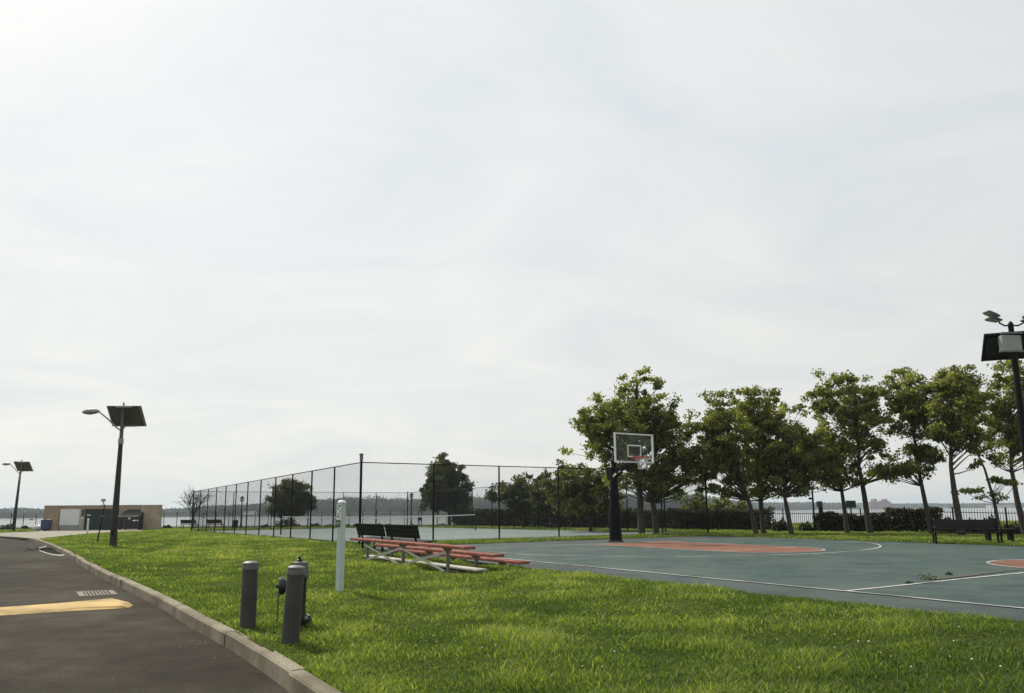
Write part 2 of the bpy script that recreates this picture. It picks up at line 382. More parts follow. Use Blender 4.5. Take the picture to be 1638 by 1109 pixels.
# ------------------------------------------------------------------ layout frames
A2 = unit([.53, -.848, 0]); B2 = np.array([-A2[1], A2[0], 0])     # court length (towards us) and width (away, right)
def ab(a, b, z=0.0): q = A2 * a + B2 * b; return np.array([q[0], q[1], z])
CZ = -1.2
CA0, CA1, CB0, CB1 = -24.3, 9.0, 8.75, 25.2
FC = np.array([-5.75, 28.6, 0])                                    # fence corner of the tennis court
def tn(u, b): return FC - A2 * u + B2 * b                          # u away along the fence, b across
TL, TWD = 36.6, 18.3

curb_px = [(545, 1109), (400, 1022), (327, 986), (271, 957), (210, 930), (156, 906), (110, 881.5), (80, 869), (61, 863), (46, 861.5)]
curb = [gp(x, y, -1.45)[:2] for x, y in curb_px]
d0 = unit(np.append(curb[0] - curb[1], 0))[:2]
curb = [curb[0] + d0 * 9] + [curb[0] + d0 * 3] + curb
def smooth_line(P, n=6):                                           # Catmull-Rom
    P = [arr(p) for p in P]; out = []
    for i in range(len(P) - 1):
        a, b, c, d = P[max(i - 1, 0)], P[i], P[i + 1], P[min(i + 2, len(P) - 1)]
        for k in range(n):
            t = k / n
            out.append(.5 * ((2 * b) + (c - a) * t + (2 * a - 5 * b + 4 * c - d) * t * t + (3 * b - a - 3 * c + d) * t ** 3))
    out.append(P[-1]); return out
curb_s = smooth_line(curb)

fence_line = [np.array([4.2, 61.5]), np.array([21.6, 41.0]), np.array([32.0, 29.2])]
left_fence = [np.array([-86., 101.]), np.array([-40., 96.]), np.array([-8., 91.]), np.array([3.5, 85.])]
shore = [np.array(p) for p in ((-140., 112.), (-86., 104.), (-40., 99.), (-8., 94.), (4., 87.5), (3., 78.), (9., 60.5), (24., 43.0), (36., 29.4), (60., 2.), (75., -20.))]

# terrain heights (relative to the eye) by inverse-distance weighting of surveyed spots
ctrl = []
for p in curb_s[::3]: ctrl.append((p[0], p[1], -1.445))
for t in np.linspace(0, 1, 14):
    ctrl += [(*ab(CA0 + t * (CA1 - CA0), CB0)[:2], -1.19), (*ab(CA0 + t * (CA1 - CA0), CB1)[:2], -1.19)]
    ctrl += [(*ab(CA0, CB0 + t * (CB1 - CB0))[:2], -1.19)]
def tz(u): return -1.22 - .2 * u / TL
for u in np.linspace(0, TL, 9):
    for b in (0, TWD / 2, TWD): ctrl.append((*tn(u, b)[:2], tz(u)))
for px, y in ((1210, 856), (1266, 856), (1355, 853), (1482, 851), (1600, 850)): ctrl.append((*gp(px, y, -1.32)[:2], -1.32))
for t in np.linspace(0, 1, 8): q = fence_line[0] * (1 - t) + fence_line[2] * t; ctrl += [(q[0], q[1], -1.42), (q[0] + 2.2, q[1] + 2.0, -1.5)]
for t in np.linspace(0, 1, 8): q = left_fence[0] * (1 - t) + left_fence[3] * t; ctrl += [(q[0], q[1], -1.85), (q[0], q[1] - 6, -1.72)]
for q in ((-45, 60), (-38, 58), (-33, 64), (-40, 70), (-30, 70), (-55, 68), (-70, 66), (-50, 56), (-36, 52)): ctrl.append((*q, -1.5))
for q in ((-1.4, 16.2, -1.3), (-3.8, 19.6, -1.28), (-3, 12.6, -1.38), (-3.3, 9.3, -1.42), (-2.4, 8.1, -1.42), (-17.2, 32, -1.42), (2, 5, -1.38), (6, 4.5, -1.27), (1, 8, -1.36), (-10, 22, -1.36), (3, -6, -1.4), (12, -8, -1.3), (70, 0, -1.6)): ctrl.append(q)
CT = np.array(ctrl)
def gz(x, y):
    x = np.atleast_1d(np.asarray(x, float)); y = np.atleast_1d(np.asarray(y, float))
    out = np.empty(len(x))
    for i in range(0, len(x), 20000):
        d2 = (x[i:i + 20000, None] - CT[None, :, 0]) ** 2 + (y[i:i + 20000, None] - CT[None, :, 1]) ** 2
        w = 1 / (d2 + .3) ** 1.6; out[i:i + 20000] = (w * CT[None, :, 2]).sum(1) / w.sum(1)
    return out
def g1(x, y): return float(gz(x, y)[0])
def on(px, py, z0=-1.35):                                          # photo point -> ground, following the terrain
    q = gp(px, py, z0)
    for _ in range(12):
        q = gp(px, py, g1(q[0], q[1]))
    return q
def at(px, Y):                                                     # column px at distance Y, on the terrain
    q = dp(px, 815, Y); z = g1(q[0], q[1]); q = dp(px, 815 + 30, Y); return np.array([q[0], q[1], z])

def inside(P, poly):
    P = np.atleast_2d(P); x, y = P[:, 0], P[:, 1]; c = np.zeros(len(P), bool); n = len(poly)
    for i in range(n):
        x1, y1 = poly[i][:2]; x2, y2 = poly[(i + 1) % n][:2]
        k = ((y1 > y) != (y2 > y)); xs = (x2 - x1) * (y - y1) / (y2 - y1 + 1e-12) + x1
        c ^= k & (x < xs)
    return c
court_poly = [ab(CA0, CB0), ab(CA1, CB0), ab(CA1, CB1), ab(CA0, CB1)]
pe = curb_s[-1]
pad_px = [(61, 864), (85, 861), (110, 858.5), (135, 856), (160, 853.8), (190, 851.5), (226, 850)]
pad_front = [gp(x, y, -1.5)[:2] for x, y in pad_px]
pad_poly = [pe] + pad_front + [dp(232, 845, 76)[:2], dp(66, 845, 76)[:2], gp(62, 849.8, -1.5)[:2], gp(35, 851, -1.5)[:2], gp(0, 852.5, -1.5)[:2], gp(-60, 855, -1.5)[:2], gp(-60, 859.5, -1.5)[:2], gp(0, 857.5, -1.5)[:2], gp(25, 860, -1.5)[:2]]
road_poly = [curb_s[0]] + list(curb_s[1:]) + [gp(25, 860, -1.5)[:2], gp(0, 857.5, -1.5)[:2], gp(-60, 859.5, -1.5)[:2], np.array([-70., 30.]), np.array([-40., -12.])]
tennis_poly = [tn(.35, .35), tn(TL - .35, .35), tn(TL - .35, TWD - .35), tn(.35, TWD - .35)]

# ------------------------------------------------------------------ lawn sheet (follows kerb, court, driveway and shoreline)
outer = [np.array([-140., -20.])] + [shore[0]] + shore[1:]
outer_d = []
for i in range(len(outer)):
    a, b = outer[i], outer[(i + 1) % len(outer)]; n = max(1, int(np.linalg.norm(b - a) / 6))
    outer_d += [a + (b - a) * k / n for k in range(n)]
def dens(poly, st):
    out = []
    for i in range(len(poly)):
        a, b = arr(poly[i])[:2], arr(poly[(i + 1) % len(poly)])[:2]; n = max(1, int(np.linalg.norm(b - a) / st))
        out += [a + (b - a) * k / n for k in range(n)]
    return out
def shift_in(poly, n_c, d):
    out = []
    for i, q in enumerate(poly):
        q = arr(q)[:2]
        if i < n_c:
            a_, b_ = arr(poly[max(i - 1, 0)])[:2], arr(poly[min(i + 1, n_c - 1)])[:2]; t_ = unit(np.append(b_ - a_, 0)); q = q + np.array([-t_[1], t_[0]]) * d
        out.append(q)
    return out
road_in = shift_in(road_poly, len(curb_s), .05)
loops = [outer_d, dens(road_in, 3), dens(court_poly, .8), dens(pad_poly, 4), dens(tennis_poly, 2)]
vs = []; es = []
for lp in loops:
    n0 = len(vs); vs += [Vector((q[0], q[1])) for q in lp]; es += [(n0 + i, n0 + (i + 1) % len(lp)) for i in range(len(lp))]
pts = []
for x0, x1, y0, y1, st in ((-22, 14, 0, 36, .45), (-60, 45, -12, 72, 2.0), (-138, 74, -19, 112, 6.0)):
    gx, gy = np.meshgrid(np.arange(x0, x1, st), np.arange(y0, y1, st)); q = np.stack([gx.ravel(), gy.ravel()], 1)
    q += rng.uniform(-.3, .3, q.shape) * st
    if st > 1: q = q[~((q[:, 0] > -22) & (q[:, 0] < 14) & (q[:, 1] > 0) & (q[:, 1] < 36))]
    if st > 3: q = q[~((q[:, 0] > -60) & (q[:, 0] < 45) & (q[:, 1] > -12) & (q[:, 1] < 72))]
    q = q[inside(q, outer_d)]; q = q[~(inside(q, road_in) | inside(q, court_poly) | inside(q, pad_poly) | inside(q, tennis_poly))]
    pts.append(q)
vs += [Vector(q) for q in np.concatenate(pts)]
V2, E2, F2, *_ = geometry.delaunay_2d_cdt(vs, es, [], 0, 1e-4)
V2 = np.array([[v.x, v.y] for v in V2]); cen = np.array([V2[list(f)].mean(0) for f in F2])
keep = inside(cen, outer_d) & ~(inside(cen, road_in) | inside(cen, court_poly) | inside(cen, pad_poly) | inside(cen, tennis_poly))
z2 = gz(V2[:, 0], V2[:, 1]) + .012 * np.sin(V2[:, 0] * 2.1 + 1) * np.sin(V2[:, 1] * 1.7)
mb = MB(); mb.v = [(x, y, z) for (x, y), z in zip(V2, z2)]; mb.f = [tuple(f) for f, k in zip(F2, keep) if k]
lawn = mb.obj('lawn', 'lawn', smooth=True); tag(lawn, kind='structure')
# soil skirt under the lawn's edges
mb = MB()
for poly, dz in ((dens(court_poly, .8), .1), (dens(tennis_poly, 2), .25), (dens(pad_poly, 4), .12)):
    for i in range(len(poly)):
        a, b = poly[i], poly[(i + 1) % len(poly)]; za, zb = g1(*a[:2]) - .004, g1(*b[:2]) - .004
        mb.add([(a[0], a[1], za), (b[0], b[1], zb), (b[0], b[1], zb - dz), (a[0], a[1], za - dz)], [(0, 1, 2, 3)])
tag(mb.obj('soil_edge', 'dirt'), kind='structure')

def sheet(name, poly, z, m, parent=None, kind='structure'):
    me = MB(); n = len(poly); zf = z if callable(z) else (lambda x, y: z)
    tess = geometry.tessellate_polygon([[Vector((q[0], q[1], 0)) for q in poly]])
    me.add([(q[0], q[1], zf(q[0], q[1])) for q in poly], [])
    for t in tess:
        a, b, c = [poly[i] for i in t]
        cr = (b[0] - a[0]) * (c[1] - a[1]) - (b[1] - a[1]) * (c[0] - a[0])
        me.f.append(tuple(t) if cr > 0 else tuple(reversed(t)))
    o = me.obj(name, m, parent)
    if kind: tag(o, kind=kind)
    return o
def grow(poly, d):
    c = np.mean([arr(q)[:2] for q in poly], 0); return [arr(q)[:2] + unit(np.append(arr(q)[:2] - c, 0))[:2] * d for q in poly]
sheet('road', road_poly, -1.6, 'asphalt')
sheet('driveway', grow(pad_poly, .12), -1.508, 'padconc')
sheet('court_surface', grow(court_poly, .15), CZ - .004, 'court_apron')
tzf = lambda x, y: tz(np.dot(np.array([x, y, 0]) - FC, -A2)) + .0
sheet('tennis_surface', grow(tennis_poly, .1), lambda x, y: tzf(x, y) - .015, 'tennis')

# kerb: cut stone blocks along the road
mb = MB(); seg = []
acc = np.concatenate([[0], np.cumsum([np.linalg.norm(curb_s[i + 1] - curb_s[i]) for i in range(len(curb_s) - 1)])])
cs = np.array(curb_s)
def curb_at(d): return np.array([np.interp(d, acc, cs[:, 0]), np.interp(d, acc, cs[:, 1])])
d = 0.0
while d < acc[-1] - .3:
    ln = min(1.35 + .25 * random.random(), acc[-1] - d); n = 3
    ring = []
    hgt = .007 * random.uniform(-1, 1); off = .012 * random.uniform(-1, 1)
    for k in range(n + 1):
        s0 = d + .006 + (ln - .012) * k / n; q = curb_at(s0); tg = unit(np.append(curb_at(s0 + .05) - curb_at(s0 - .05), 0)); nl = np.array([-tg[1], tg[0], 0])
        if nl[0] > 0 and False: nl = -nl
        t = s0 / acc[-1]; zt = -1.425 + hgt - max(0, (s0 - acc[-1] + 2.5)) * .04
        prof = [(-.01 + off, -1.75), (-.01 + off, zt - .012), (.008 + off, zt), (.125 + off, zt - .004), (.148 + off, zt - .026), (.162 + off, -1.75)]
        ring.append([(q[0] + nl[0] * o_, q[1] + nl[1] * o_, z_) for o_, z_ in prof])
    v = [p for r_ in ring for p in r_]; f = []
    for k in range(n):
        for i in range(6):
            j = (i + 1) % 6; f.append((k * 6 + i, k * 6 + 6 + i, k * 6 + 6 + j, k * 6 + j))
    f += [tuple(range(6)), tuple(range(n * 6 + 5, n * 6 - 1, -1))]
    mb.add(v, f); d += ln
tag(mb.obj('kerb', 'kerb'), kind='structure')

# ------------------------------------------------------------------ court paint
sheet('court_paint', [ab(-21.2, 10), ab(7.4, 10), ab(7.4, 26 - .85), ab(-21.2, 26 - .85)], CZ, 'court')
BC = 18.15; HB = -20.45
def band(mb, pts, w, z):
    pts = [arr(p)[:2] for p in pts]; L_, R_ = [], []
    for i, p in enumerate(pts):
        t = unit(np.append(pts[min(i + 1, len(pts) - 1)] - pts[max(i - 1, 0)], 0)); n_ = np.array([-t[1], t[0]]) * w / 2
        L_.append((*(p + n_), z)); R_.append((*(p - n_), z))
    n = len(pts); mb.add(L_ + R_, [(n + i, n + i + 1, i + 1, i) for i in range(n - 1)])
key = [ab(-21.2, BC - 1.83), ab(-15.4, BC - 1.83)] + [ab(-15.4 + 1.83 * math.sin(t), BC - 1.83 * math.cos(t)) for t in np.linspace(0.05, math.pi - .05, 24)] + [ab(-15.4, BC + 1.83), ab(-21.2, BC + 1.83)]
sheet('key_paint', key, CZ + .004, 'court_red')
circ = [ab(-6.95 + 1.83 * math.cos(t), BC + 1.83 * math.sin(t)) for t in np.linspace(0, 2 * math.pi, 49)]
sheet('circle_paint', circ[:-1], CZ + .004, 'court_red')
mb = MB(); zl = CZ + .008; w = .065
band(mb, [ab(-21.2 + .02 * math.sin(k * 1.3), 10 + .012 * math.sin(k * 1.9)) if False else ab(-21.2 + 28.6 * k / 40, 10 + .016 * math.sin(k * 1.9) + .01 * math.sin(k * .7)) for k in range(41)], w, zl)
band(mb, [ab(-21.2, 10 + 15 * k / 20) for k in range(21)], w, zl + .0011)
band(mb, [ab(-6.95 + .012 * math.sin(k * 1.1), 10.03 + 14.9 * k / 20) for k in range(21)], w, zl + .0007)
band(mb, key[:], w, zl + .0004)
band(mb, [ab(-15.4, BC - 1.8), ab(-15.4, BC + 1.8)], w, zl + .0017)
band(mb, circ, w, zl + .002)
rr = 7.55; bh = 6.85; th = math.acos(bh / rr)
arc = [ab(-21.2, BC - bh)] + [ab(HB + rr * math.sin(t), BC - rr * math.cos(t)) for t in np.linspace(th, math.pi - th, 48)] + [ab(-21.2, BC + bh)]
band(mb, arc, w, zl + .0025)
tag(mb.obj('court_lines', 'line'), kind='structure')
# crack with dirt along the half-court line
mb = MB(); cr_pts = []
k0 = np.linspace(0, 1, 40)
path = [ab(-7.22 + .06 * math.sin(9 * t) + .03 * random.uniform(-1, 1), 12.6 + 5.2 * t) for t in k0]
L_ = []; R_ = []
for i, p in enumerate(path):
    wd_ = .02 + .07 * abs(math.sin(i * 1.7)) * (1 - .5 * i / 40) * random.uniform(.4, 1)
    L_.append((*(p - A2 * wd_)[:2], zl + .004)); R_.append((*(p + A2 * wd_)[:2], zl + .004))
mb.add(L_ + R_, [(40 + i, i, i + 1, 40 + i + 1)[::-1] for i in range(39)])
tag(mb.obj('court_crack', 'dirt'), kind='structure')
# tennis lines
mb = MB(); tl = lambda u, b: tn(u, b)
def tband(a, b, w=.06):
    a, b = arr(a), arr(b); n = 12; P = [a + (b - a) * k / n for k in range(n + 1)]
    t = unit(b - a); nn = np.array([-t[1], t[0], 0]) * w / 2
    vv = [tuple((p + nn)[:2]) + (tzf(*p[:2]) - .008,) for p in P] + [tuple((p - nn)[:2]) + (tzf(*p[:2]) - .008,) for p in P]
    mb.add(vv, [(n + 1 + i, n + 2 + i, i + 1, i) for i in range(n)])
u0, u1, b0, b1 = 6.4, 30.2, 3.66, 14.64
for q in (((u0, b0), (u0, b1)), ((u1, b0), (u1, b1)), ((11.9, b0 + 1.37), (11.9, b1 - 1.37)), ((24.7, b0 + 1.37), (24.7, b1 - 1.37))): tband(tn(*q[0]), tn(*q[1]))
tag(mb.obj('tennis_cross_lines', 'line'), kind='structure')
mb = MB()
for b in (b0, b0 + 1.37, b1 - 1.37, b1): tband(tn(u0 + .04, b), tn(u1 - .04, b))
tband(tn(12, 9.15), tn(24.6, 9.15))
o = mb.obj('tennis_side_lines', 'line'); tag(o, kind='structure')
for v in o.data.vertices: v.co.z += .002

# ------------------------------------------------------------------ water, shore, far land
WZ = -4.6
mb = MB(); mb.add([(-4800, -300, WZ), (4800, -300, WZ), (4800, 4900, WZ), (-4800, 4900, WZ)], [(0, 1, 2, 3)])
tag(mb.obj('river_water', 'water'), kind='structure')
mb = MB(); ss = []
for i in range(len(shore) - 1):
    n = max(1, int(np.linalg.norm(shore[i + 1] - shore[i]) / 3)); ss += [shore[i] + (shore[i + 1] - shore[i]) * k / n for k in range(n)]
for i in range(len(ss) - 1):
    a, b = ss[i], ss[i + 1]; t = unit(np.append(b - a, 0)); n_ = np.array([-t[1], t[0]])
    za, zb = g1(*a) + .01, g1(*b) + .01
    mb.add([(*a, za), (*b, zb), (*(b + n_ * 3.5), WZ - .5), (*(a + n_ * 3.5), WZ - .5)], [(0, 1, 2, 3)])
tag(mb.obj('shore_bank', 'stone'), kind='structure')

prof_px = [(-260, 812, 900), (-60, 815, 900), (0, 814.5, 900), (30, 813, 900), (60, 815, 900), (120, 815, 920), (255, 815.5, 940), (300, 813, 950), (350, 809, 980), (380, 811, 980), (420, 808, 980), (440, 808, 980), (500, 803, 980), (545, 799, 960), (560, 796, 950), (580, 800, 950), (600, 797, 950), (625, 801, 950), (650, 800, 950), (680, 803, 930), (760, 798, 900), (800, 797, 900), (900, 796, 880), (1000, 794, 860), (1060, 791, 840), (1080, 790, 840), (1110, 794, 850), (1150, 799, 950), (1180, 803, 1200), (1220, 804, 1400), (1260, 804, 1500), (1300, 804, 1600), (1350, 805, 1700), (1400, 806, 1800), (1450, 806, 1900), (1550, 806, 1900), (1640, 805, 1900), (1900, 803, 1900)]
px_a = np.array(prof_px, float); px_a[:, 1] -= 4.0 * np.interp(px_a[:, 0], [330, 420, 1120, 1220], [0, 1, 1, 0])
far_pts = []; far_sz = []
bank = MB(); bl = []
for px in np.arange(-255, 1895, 1.6):
    top = np.interp(px, px_a[:, 0], px_a[:, 1]); D = np.interp(px, px_a[:, 0], px_a[:, 2])
    zt = dp(px, top, D)[2]
    for row in range(4):
        Dr = D * (1 + .018 * row) + rng.uniform(-5, 5) + 6; pj = px + rng.uniform(-1.2, 1.2)
        hz_ = (zt - WZ) * (.70 + .11 * row) * rng.uniform(.86, 1.04)
        base = dp(pj, 815, Dr); rad = hz_ * rng.uniform(.42, .62) * min(1, 16 / hz_ + .3)
        n = 70
        u = rng.normal(size=(n, 3)); u /= np.linalg.norm(u, axis=1)[:, None]; u *= rng.uniform(.55, 1, (n, 1))
        q = np.array([base[0], Dr, WZ + 1 + hz_ * .55]) + u * [rad, rad, hz_ * .47]
        q = q[q[:, 2] > WZ + .4]
        far_pts.append(q); far_sz.append(np.full(len(q), max(1.5, D * .0021)) * rng.uniform(.7, 1.3, len(q)))
far = quads_obj('far_woods', np.concatenate(far_pts), np.concatenate(far_sz), 'far_leaf', aspect=.9)
tag(far, kind='stuff')
for px in np.arange(-260, 1900, 12):
    D = np.interp(px, px_a[:, 0], px_a[:, 2]); q = dp(px, 815, D - 4); bl.append((q, unit([q[0], q[1], 0])))
n = len(bl)
bank.add([(q[0] - d_[0] * 4, q[1] - d_[1] * 4, WZ - .3) for q, d_ in bl] + [(q[0], q[1], WZ + 1.2) for q, d_ in bl] + [(q[0] + d_[0] * 260, q[1] + d_[1] * 260, WZ + 3) for q, d_ in bl],
    [(i, i + 1, n + i + 1, n + i) for i in range(n - 1)] + [(n + i, n + i + 1, 2 * n + i + 1, 2 * n + i) for i in range(n - 1)])
tag(bank.obj('far_shore', 'lawn'), kind='structure')

def far_building(px0, px1, ytop, D, m, label, blocks=(), name='far_building', cat='building'):
    a, b = dp(px0, 815, D), dp(px1, 815, D); top = dp((px0 + px1) / 2, ytop, D)[2]; c = (a + b) / 2
    t = thing(name, label, cat, (c[0], c[1], WZ + 1)); wdt = b[0] - a[0]; hh = top - WZ - 1
    MB().box((0, 0, hh / 2), (wdt, 22, hh), bev=.2).obj('wall', m, t)
    MB().box((0, 0, hh + .4), (wdt + .8, 22.8, .8)).obj('roof', 'roofgrey', t)
    for p0, p1, yt in blocks:
        x0 = dp(p0, 815, D)[0] - c[0]; x1 = dp(p1, 815, D)[0] - c[0]; z1 = dp((p0 + p1) / 2, yt, D)[2] - WZ - 1
        MB().box(((x0 + x1) / 2, 0, (hh + z1) / 2 + .4), (x1 - x0, 14, z1 - hh)).obj('roof_block', m, t)
    nst = max(1, int(hh / 4)); 
    for k in range(nst):
        for j in range(max(2, min(9, int(wdt / 6)))):
            x = -wdt / 2 + wdt * (j + .5) / max(2, min(9, int(wdt / 6)))
            MB().box((x, -11.03, 2.4 + k * hh / nst), (2.0, .1, 1.7)).obj('window', 'hull', t)
    return t
far_building(1390, 1422, 803.2, 1770, 'farbrick', 'large reddish brick building across the river with stepped roof blocks', ((1396, 1402, 798.5), (1409, 1420, 801), (1413, 1418, 798.8)))
far_building(1372, 1388, 806.5, 1760, 'paleb', 'pale block beside the reddish brick building across the river')
far_building(1490, 1512, 811, 1760, 'paleb', 'long low pale shed on the far bank between two leaning trunks')
far_building(1582, 1618, 808.5, 1760, 'paleb', 'long flat pale building on the far bank at the right')
for i, (p0, p1, yt, lab) in enumerate(((388, 398, 818.5, 'small white house on the far bank behind the lamp post'), (400, 410, 817.5, 'white house with grey roof on the far bank left of the round tree'))):
    D = 940; a, b = dp(p0, 815, D), dp(p1, 815, D); hh = dp(p0, yt, D)[2] - WZ - 1; wdt = b[0] - a[0]
    t = thing('far_house', lab, 'house', ((a[0] + b[0]) / 2, D, WZ + .9))
    MB().box((0, 0, hh * .35), (wdt, 7, hh * .7)).obj('wall', 'white', t)
    MB().add([(-wdt / 2 - .3, -3.9, hh * .68), (wdt / 2 + .3, -3.9, hh * .68), (wdt / 2 + .3, 3.9, hh * .68), (-wdt / 2 - .3, 3.9, hh * .68), (-wdt / 2, 0, hh), (wdt / 2, 0, hh)],
             [(0, 1, 5, 4), (2, 3, 4, 5), (0, 4, 3), (1, 2, 5), (3, 2, 1, 0)]).obj('roof', 'roofgrey', t)
def boat(px, D, ln, hullm, label, mast=False):
    q = dp(px, 815, D); t = thing('boat', label, 'boat', (q[0], q[1], WZ))
    st = []
    for x, wd_, dz in ((-.5, .8, 0), (-.2, 1, 0), (.2, .9, .05), (.5, .05, .2)):
        st.append([(x * ln, -wd_ * ln * .16, .22 * ln * .5 + dz * ln * .2), (x * ln, -wd_ * ln * .1, -.15), (x * ln, wd_ * ln * .1, -.15), (x * ln, wd_ * ln * .16, .22 * ln * .5 + dz * ln * .2)])
    v = [p for s in st for p in s]; f = [(k * 4 + i, k * 4 + 4 + i, k * 4 + 4 + (i + 1) % 4, k * 4 + (i + 1) % 4) for k in range(3) for i in range(4)] + [(0, 1, 2, 3), (15, 14, 13, 12)]
    MB().add(v, f).obj('hull', hullm, t)
    if mast:
        MB().tube([(0, 0, 0), (0, 0, ln * 1.3)], .12).obj('mast', 'white', t)
        MB().add([(-.1, 0, .5), (-ln * .4, .1, .7), (-.1, 0, ln * 1.25), (-.1, .08, .5), (-ln * .4, .18, .7), (-.1, .08, ln * 1.25)], [(0, 1, 2), (5, 4, 3), (0, 2, 5, 3), (0, 3, 4, 1), (1, 4, 5, 2)]).obj('sail', 'white', t)
    else:
        MB().box((-.05 * ln, 0, .2 * ln), (.3 * ln, .2 * ln, .16 * ln), bev=.05).obj('cabin', 'white' if hullm == 'white' else 'hull', t)
boat(25.5, 600, 3.0, 'hull', 'small dark boat on the river just right of the far lamp post')
boat(52, 570, 3.6, 'hull', 'dark low boat on the river left of the blue bin')
boat(26, 820, 4.0, 'white', 'white sailboat on the river near the far shore', True)

# ------------------------------------------------------------------ tennis fence
def chain_panel(wd_, hh, st=.055, r=.0016):
    mb = MB(); n = int((wd_ + hh) / (st * 1.414)) + 1; s = st * 1.414
    for fam in (1, -1):
        for k in range(-int(hh / s) - 1, int(wd_ / s) + 2):
            x0 = k * s
            t0 = max(0, -x0); t1 = min(hh, wd_ - x0)
            if t1 - t0 < .02: continue
            y = .0018 * fam
            a = (x0 + t0, t0); b = (x0 + t1, t1)
            if fam < 0: a = (wd_ - a[0], a[1]); b = (wd_ - b[0], b[1])
            rx, rz = r * .7 * fam, -r * .7
            mb.add([(a[0] - rx, y, a[1] - rz), (a[0] + rx, y, a[1] + rz), (b[0] + rx, y, b[1] + rz), (b[0] - rx, y, b[1] - rz),
                    (a[0], y + 1.6 * r, a[1]), (b[0], y + 1.6 * r, b[1])], [(0, 1, 2, 3), (1, 4, 5, 2), (4, 0, 3, 5)])
    return mb
FH = 3.05; BAY = 3.05
fence = thing('tennis_court_fence', 'tall black chain link fence with posts and top rail around the tennis court', 'fence', (*FC[:2], tz(0)))
pm = post_m = None
cpan = {}
def fpart(o, p, rz): o.location = p; o.rotation_euler = (0, 0, rz); return o
fl = np.array(fence.location)
sides = [((0, 0), (TL, 0)), ((TL, 0), (TL, TWD)), ((TL, TWD), (0, TWD)), ((0, TWD), (0, 0))]
proto_post = proto_panel = None
for (ua, ba), (ub, bb_) in sides:
    ln = math.hypot(ub - ua, bb_ - ba); n = round(ln / BAY); rail = []; low = []
    for k in range(n + 1):
        t = k / n; q = tn(ua + (ub - ua) * t, ba + (bb_ - ba) * t); z = tz(ua + (ub - ua) * t); p = np.array([q[0], q[1], z]) - fl
        rail.append(p + [0, 0, FH]); low.append(p + [0, 0, .06])
        if k == n: continue
        corner = (k == 0)
        if corner:
            o = MB().tube([(0, 0, -.15), (0, 0, FH + .06)], .048, 10).lathe((0, 0, FH + .06), [(.05, 0), (.045, .03), (.01, .05)], 10).obj('corner_post', 'blackmetal', fence)
            o.location = p
        elif proto_post is None:
            proto_post = MB().tube([(0, 0, -.15), (0, 0, FH + .02)], .034, 8).obj('post', 'blackmetal', fence); proto_post.location = p
        else:
            o = proto_post.copy(); C.objects.link(o); o.location = p
        nx = tn(ua + (ub - ua) * (k + 1) / n, ba + (bb_ - ba) * (k + 1) / n); dv = nx - q
        if proto_panel is None:
            proto_panel = o = chain_panel(BAY, FH - .08).obj('mesh_panel', 'blackmetal', fence)
        else:
            o = proto_panel.copy(); C.objects.link(o)
        o.location = p + [0, 0, .05]; o.rotation_euler = (0, 0, math.atan2(dv[1], dv[0]))
    MB().tube(rail, .021, 6).obj('top_rail', 'blackmetal', fence)
    MB().tube(low, .008, 5).obj('bottom_wire', 'blackmetal', fence)
o = MB().box((0, 0, FH + .16), (.12, .12, .2), bev=.02).box((0, -.02, FH + .3), (.15, .16, .08), bev=.02).obj('post_top_box', 'galv', fence); o.location = (0, 0, 0)

# tennis net
t = thing('tennis_net', 'tennis net with white headband across the fenced court', 'tennis net', (*tn(18.3, 2.0)[:2], tz(18.3)))
dv = tn(18.3, 15.2) - tn(18.3, 2.0); t.rotation_euler = (0, 0, math.atan2(dv[1], dv[0])); nl_ = np.linalg.norm(dv)
for x in (0, nl_): MB().tube([(x, 0, -.1), (x, 0, 1.07)], .045, 10).obj('post', 'blackmetal', t)
sag = lambda x: 1.06 - .12 * math.sin(math.pi * x / nl_)
xs = np.linspace(.05, nl_ - .05, 24)
mb = MB()
for a, b in zip(xs[:-1], xs[1:]):
    mb.add([(a, -.006, sag(a)), (b, -.006, sag(b)), (b, -.006, sag(b) - .06), (a, -.006, sag(a) - .06), (a, .006, sag(a)), (b, .006, sag(b)), (b, .006, sag(b) - .06), (a, .006, sag(a) - .06)], [(3, 2, 1, 0), (4, 5, 6, 7), (0, 1, 5, 4), (2, 3, 7, 6)])
mb.obj('headband', 'white', t)
mb = MB()
for x in np.arange(.1, nl_ - .05, .09): mb.box((x, 0, sag(x) / 2 - .02), (.004, .004, sag(x) - .09))
for z in np.arange(.06, .92, .09): mb.box((nl_ / 2, .003, z), (nl_ - .1, .004, .004))
mb.obj('net_mesh', 'netmesh', t)
MB().box((nl_ / 2, .008, sag(nl_ / 2) / 2), (.05, .006, sag(nl_ / 2) - .1)).obj('centre_strap', 'white', t)

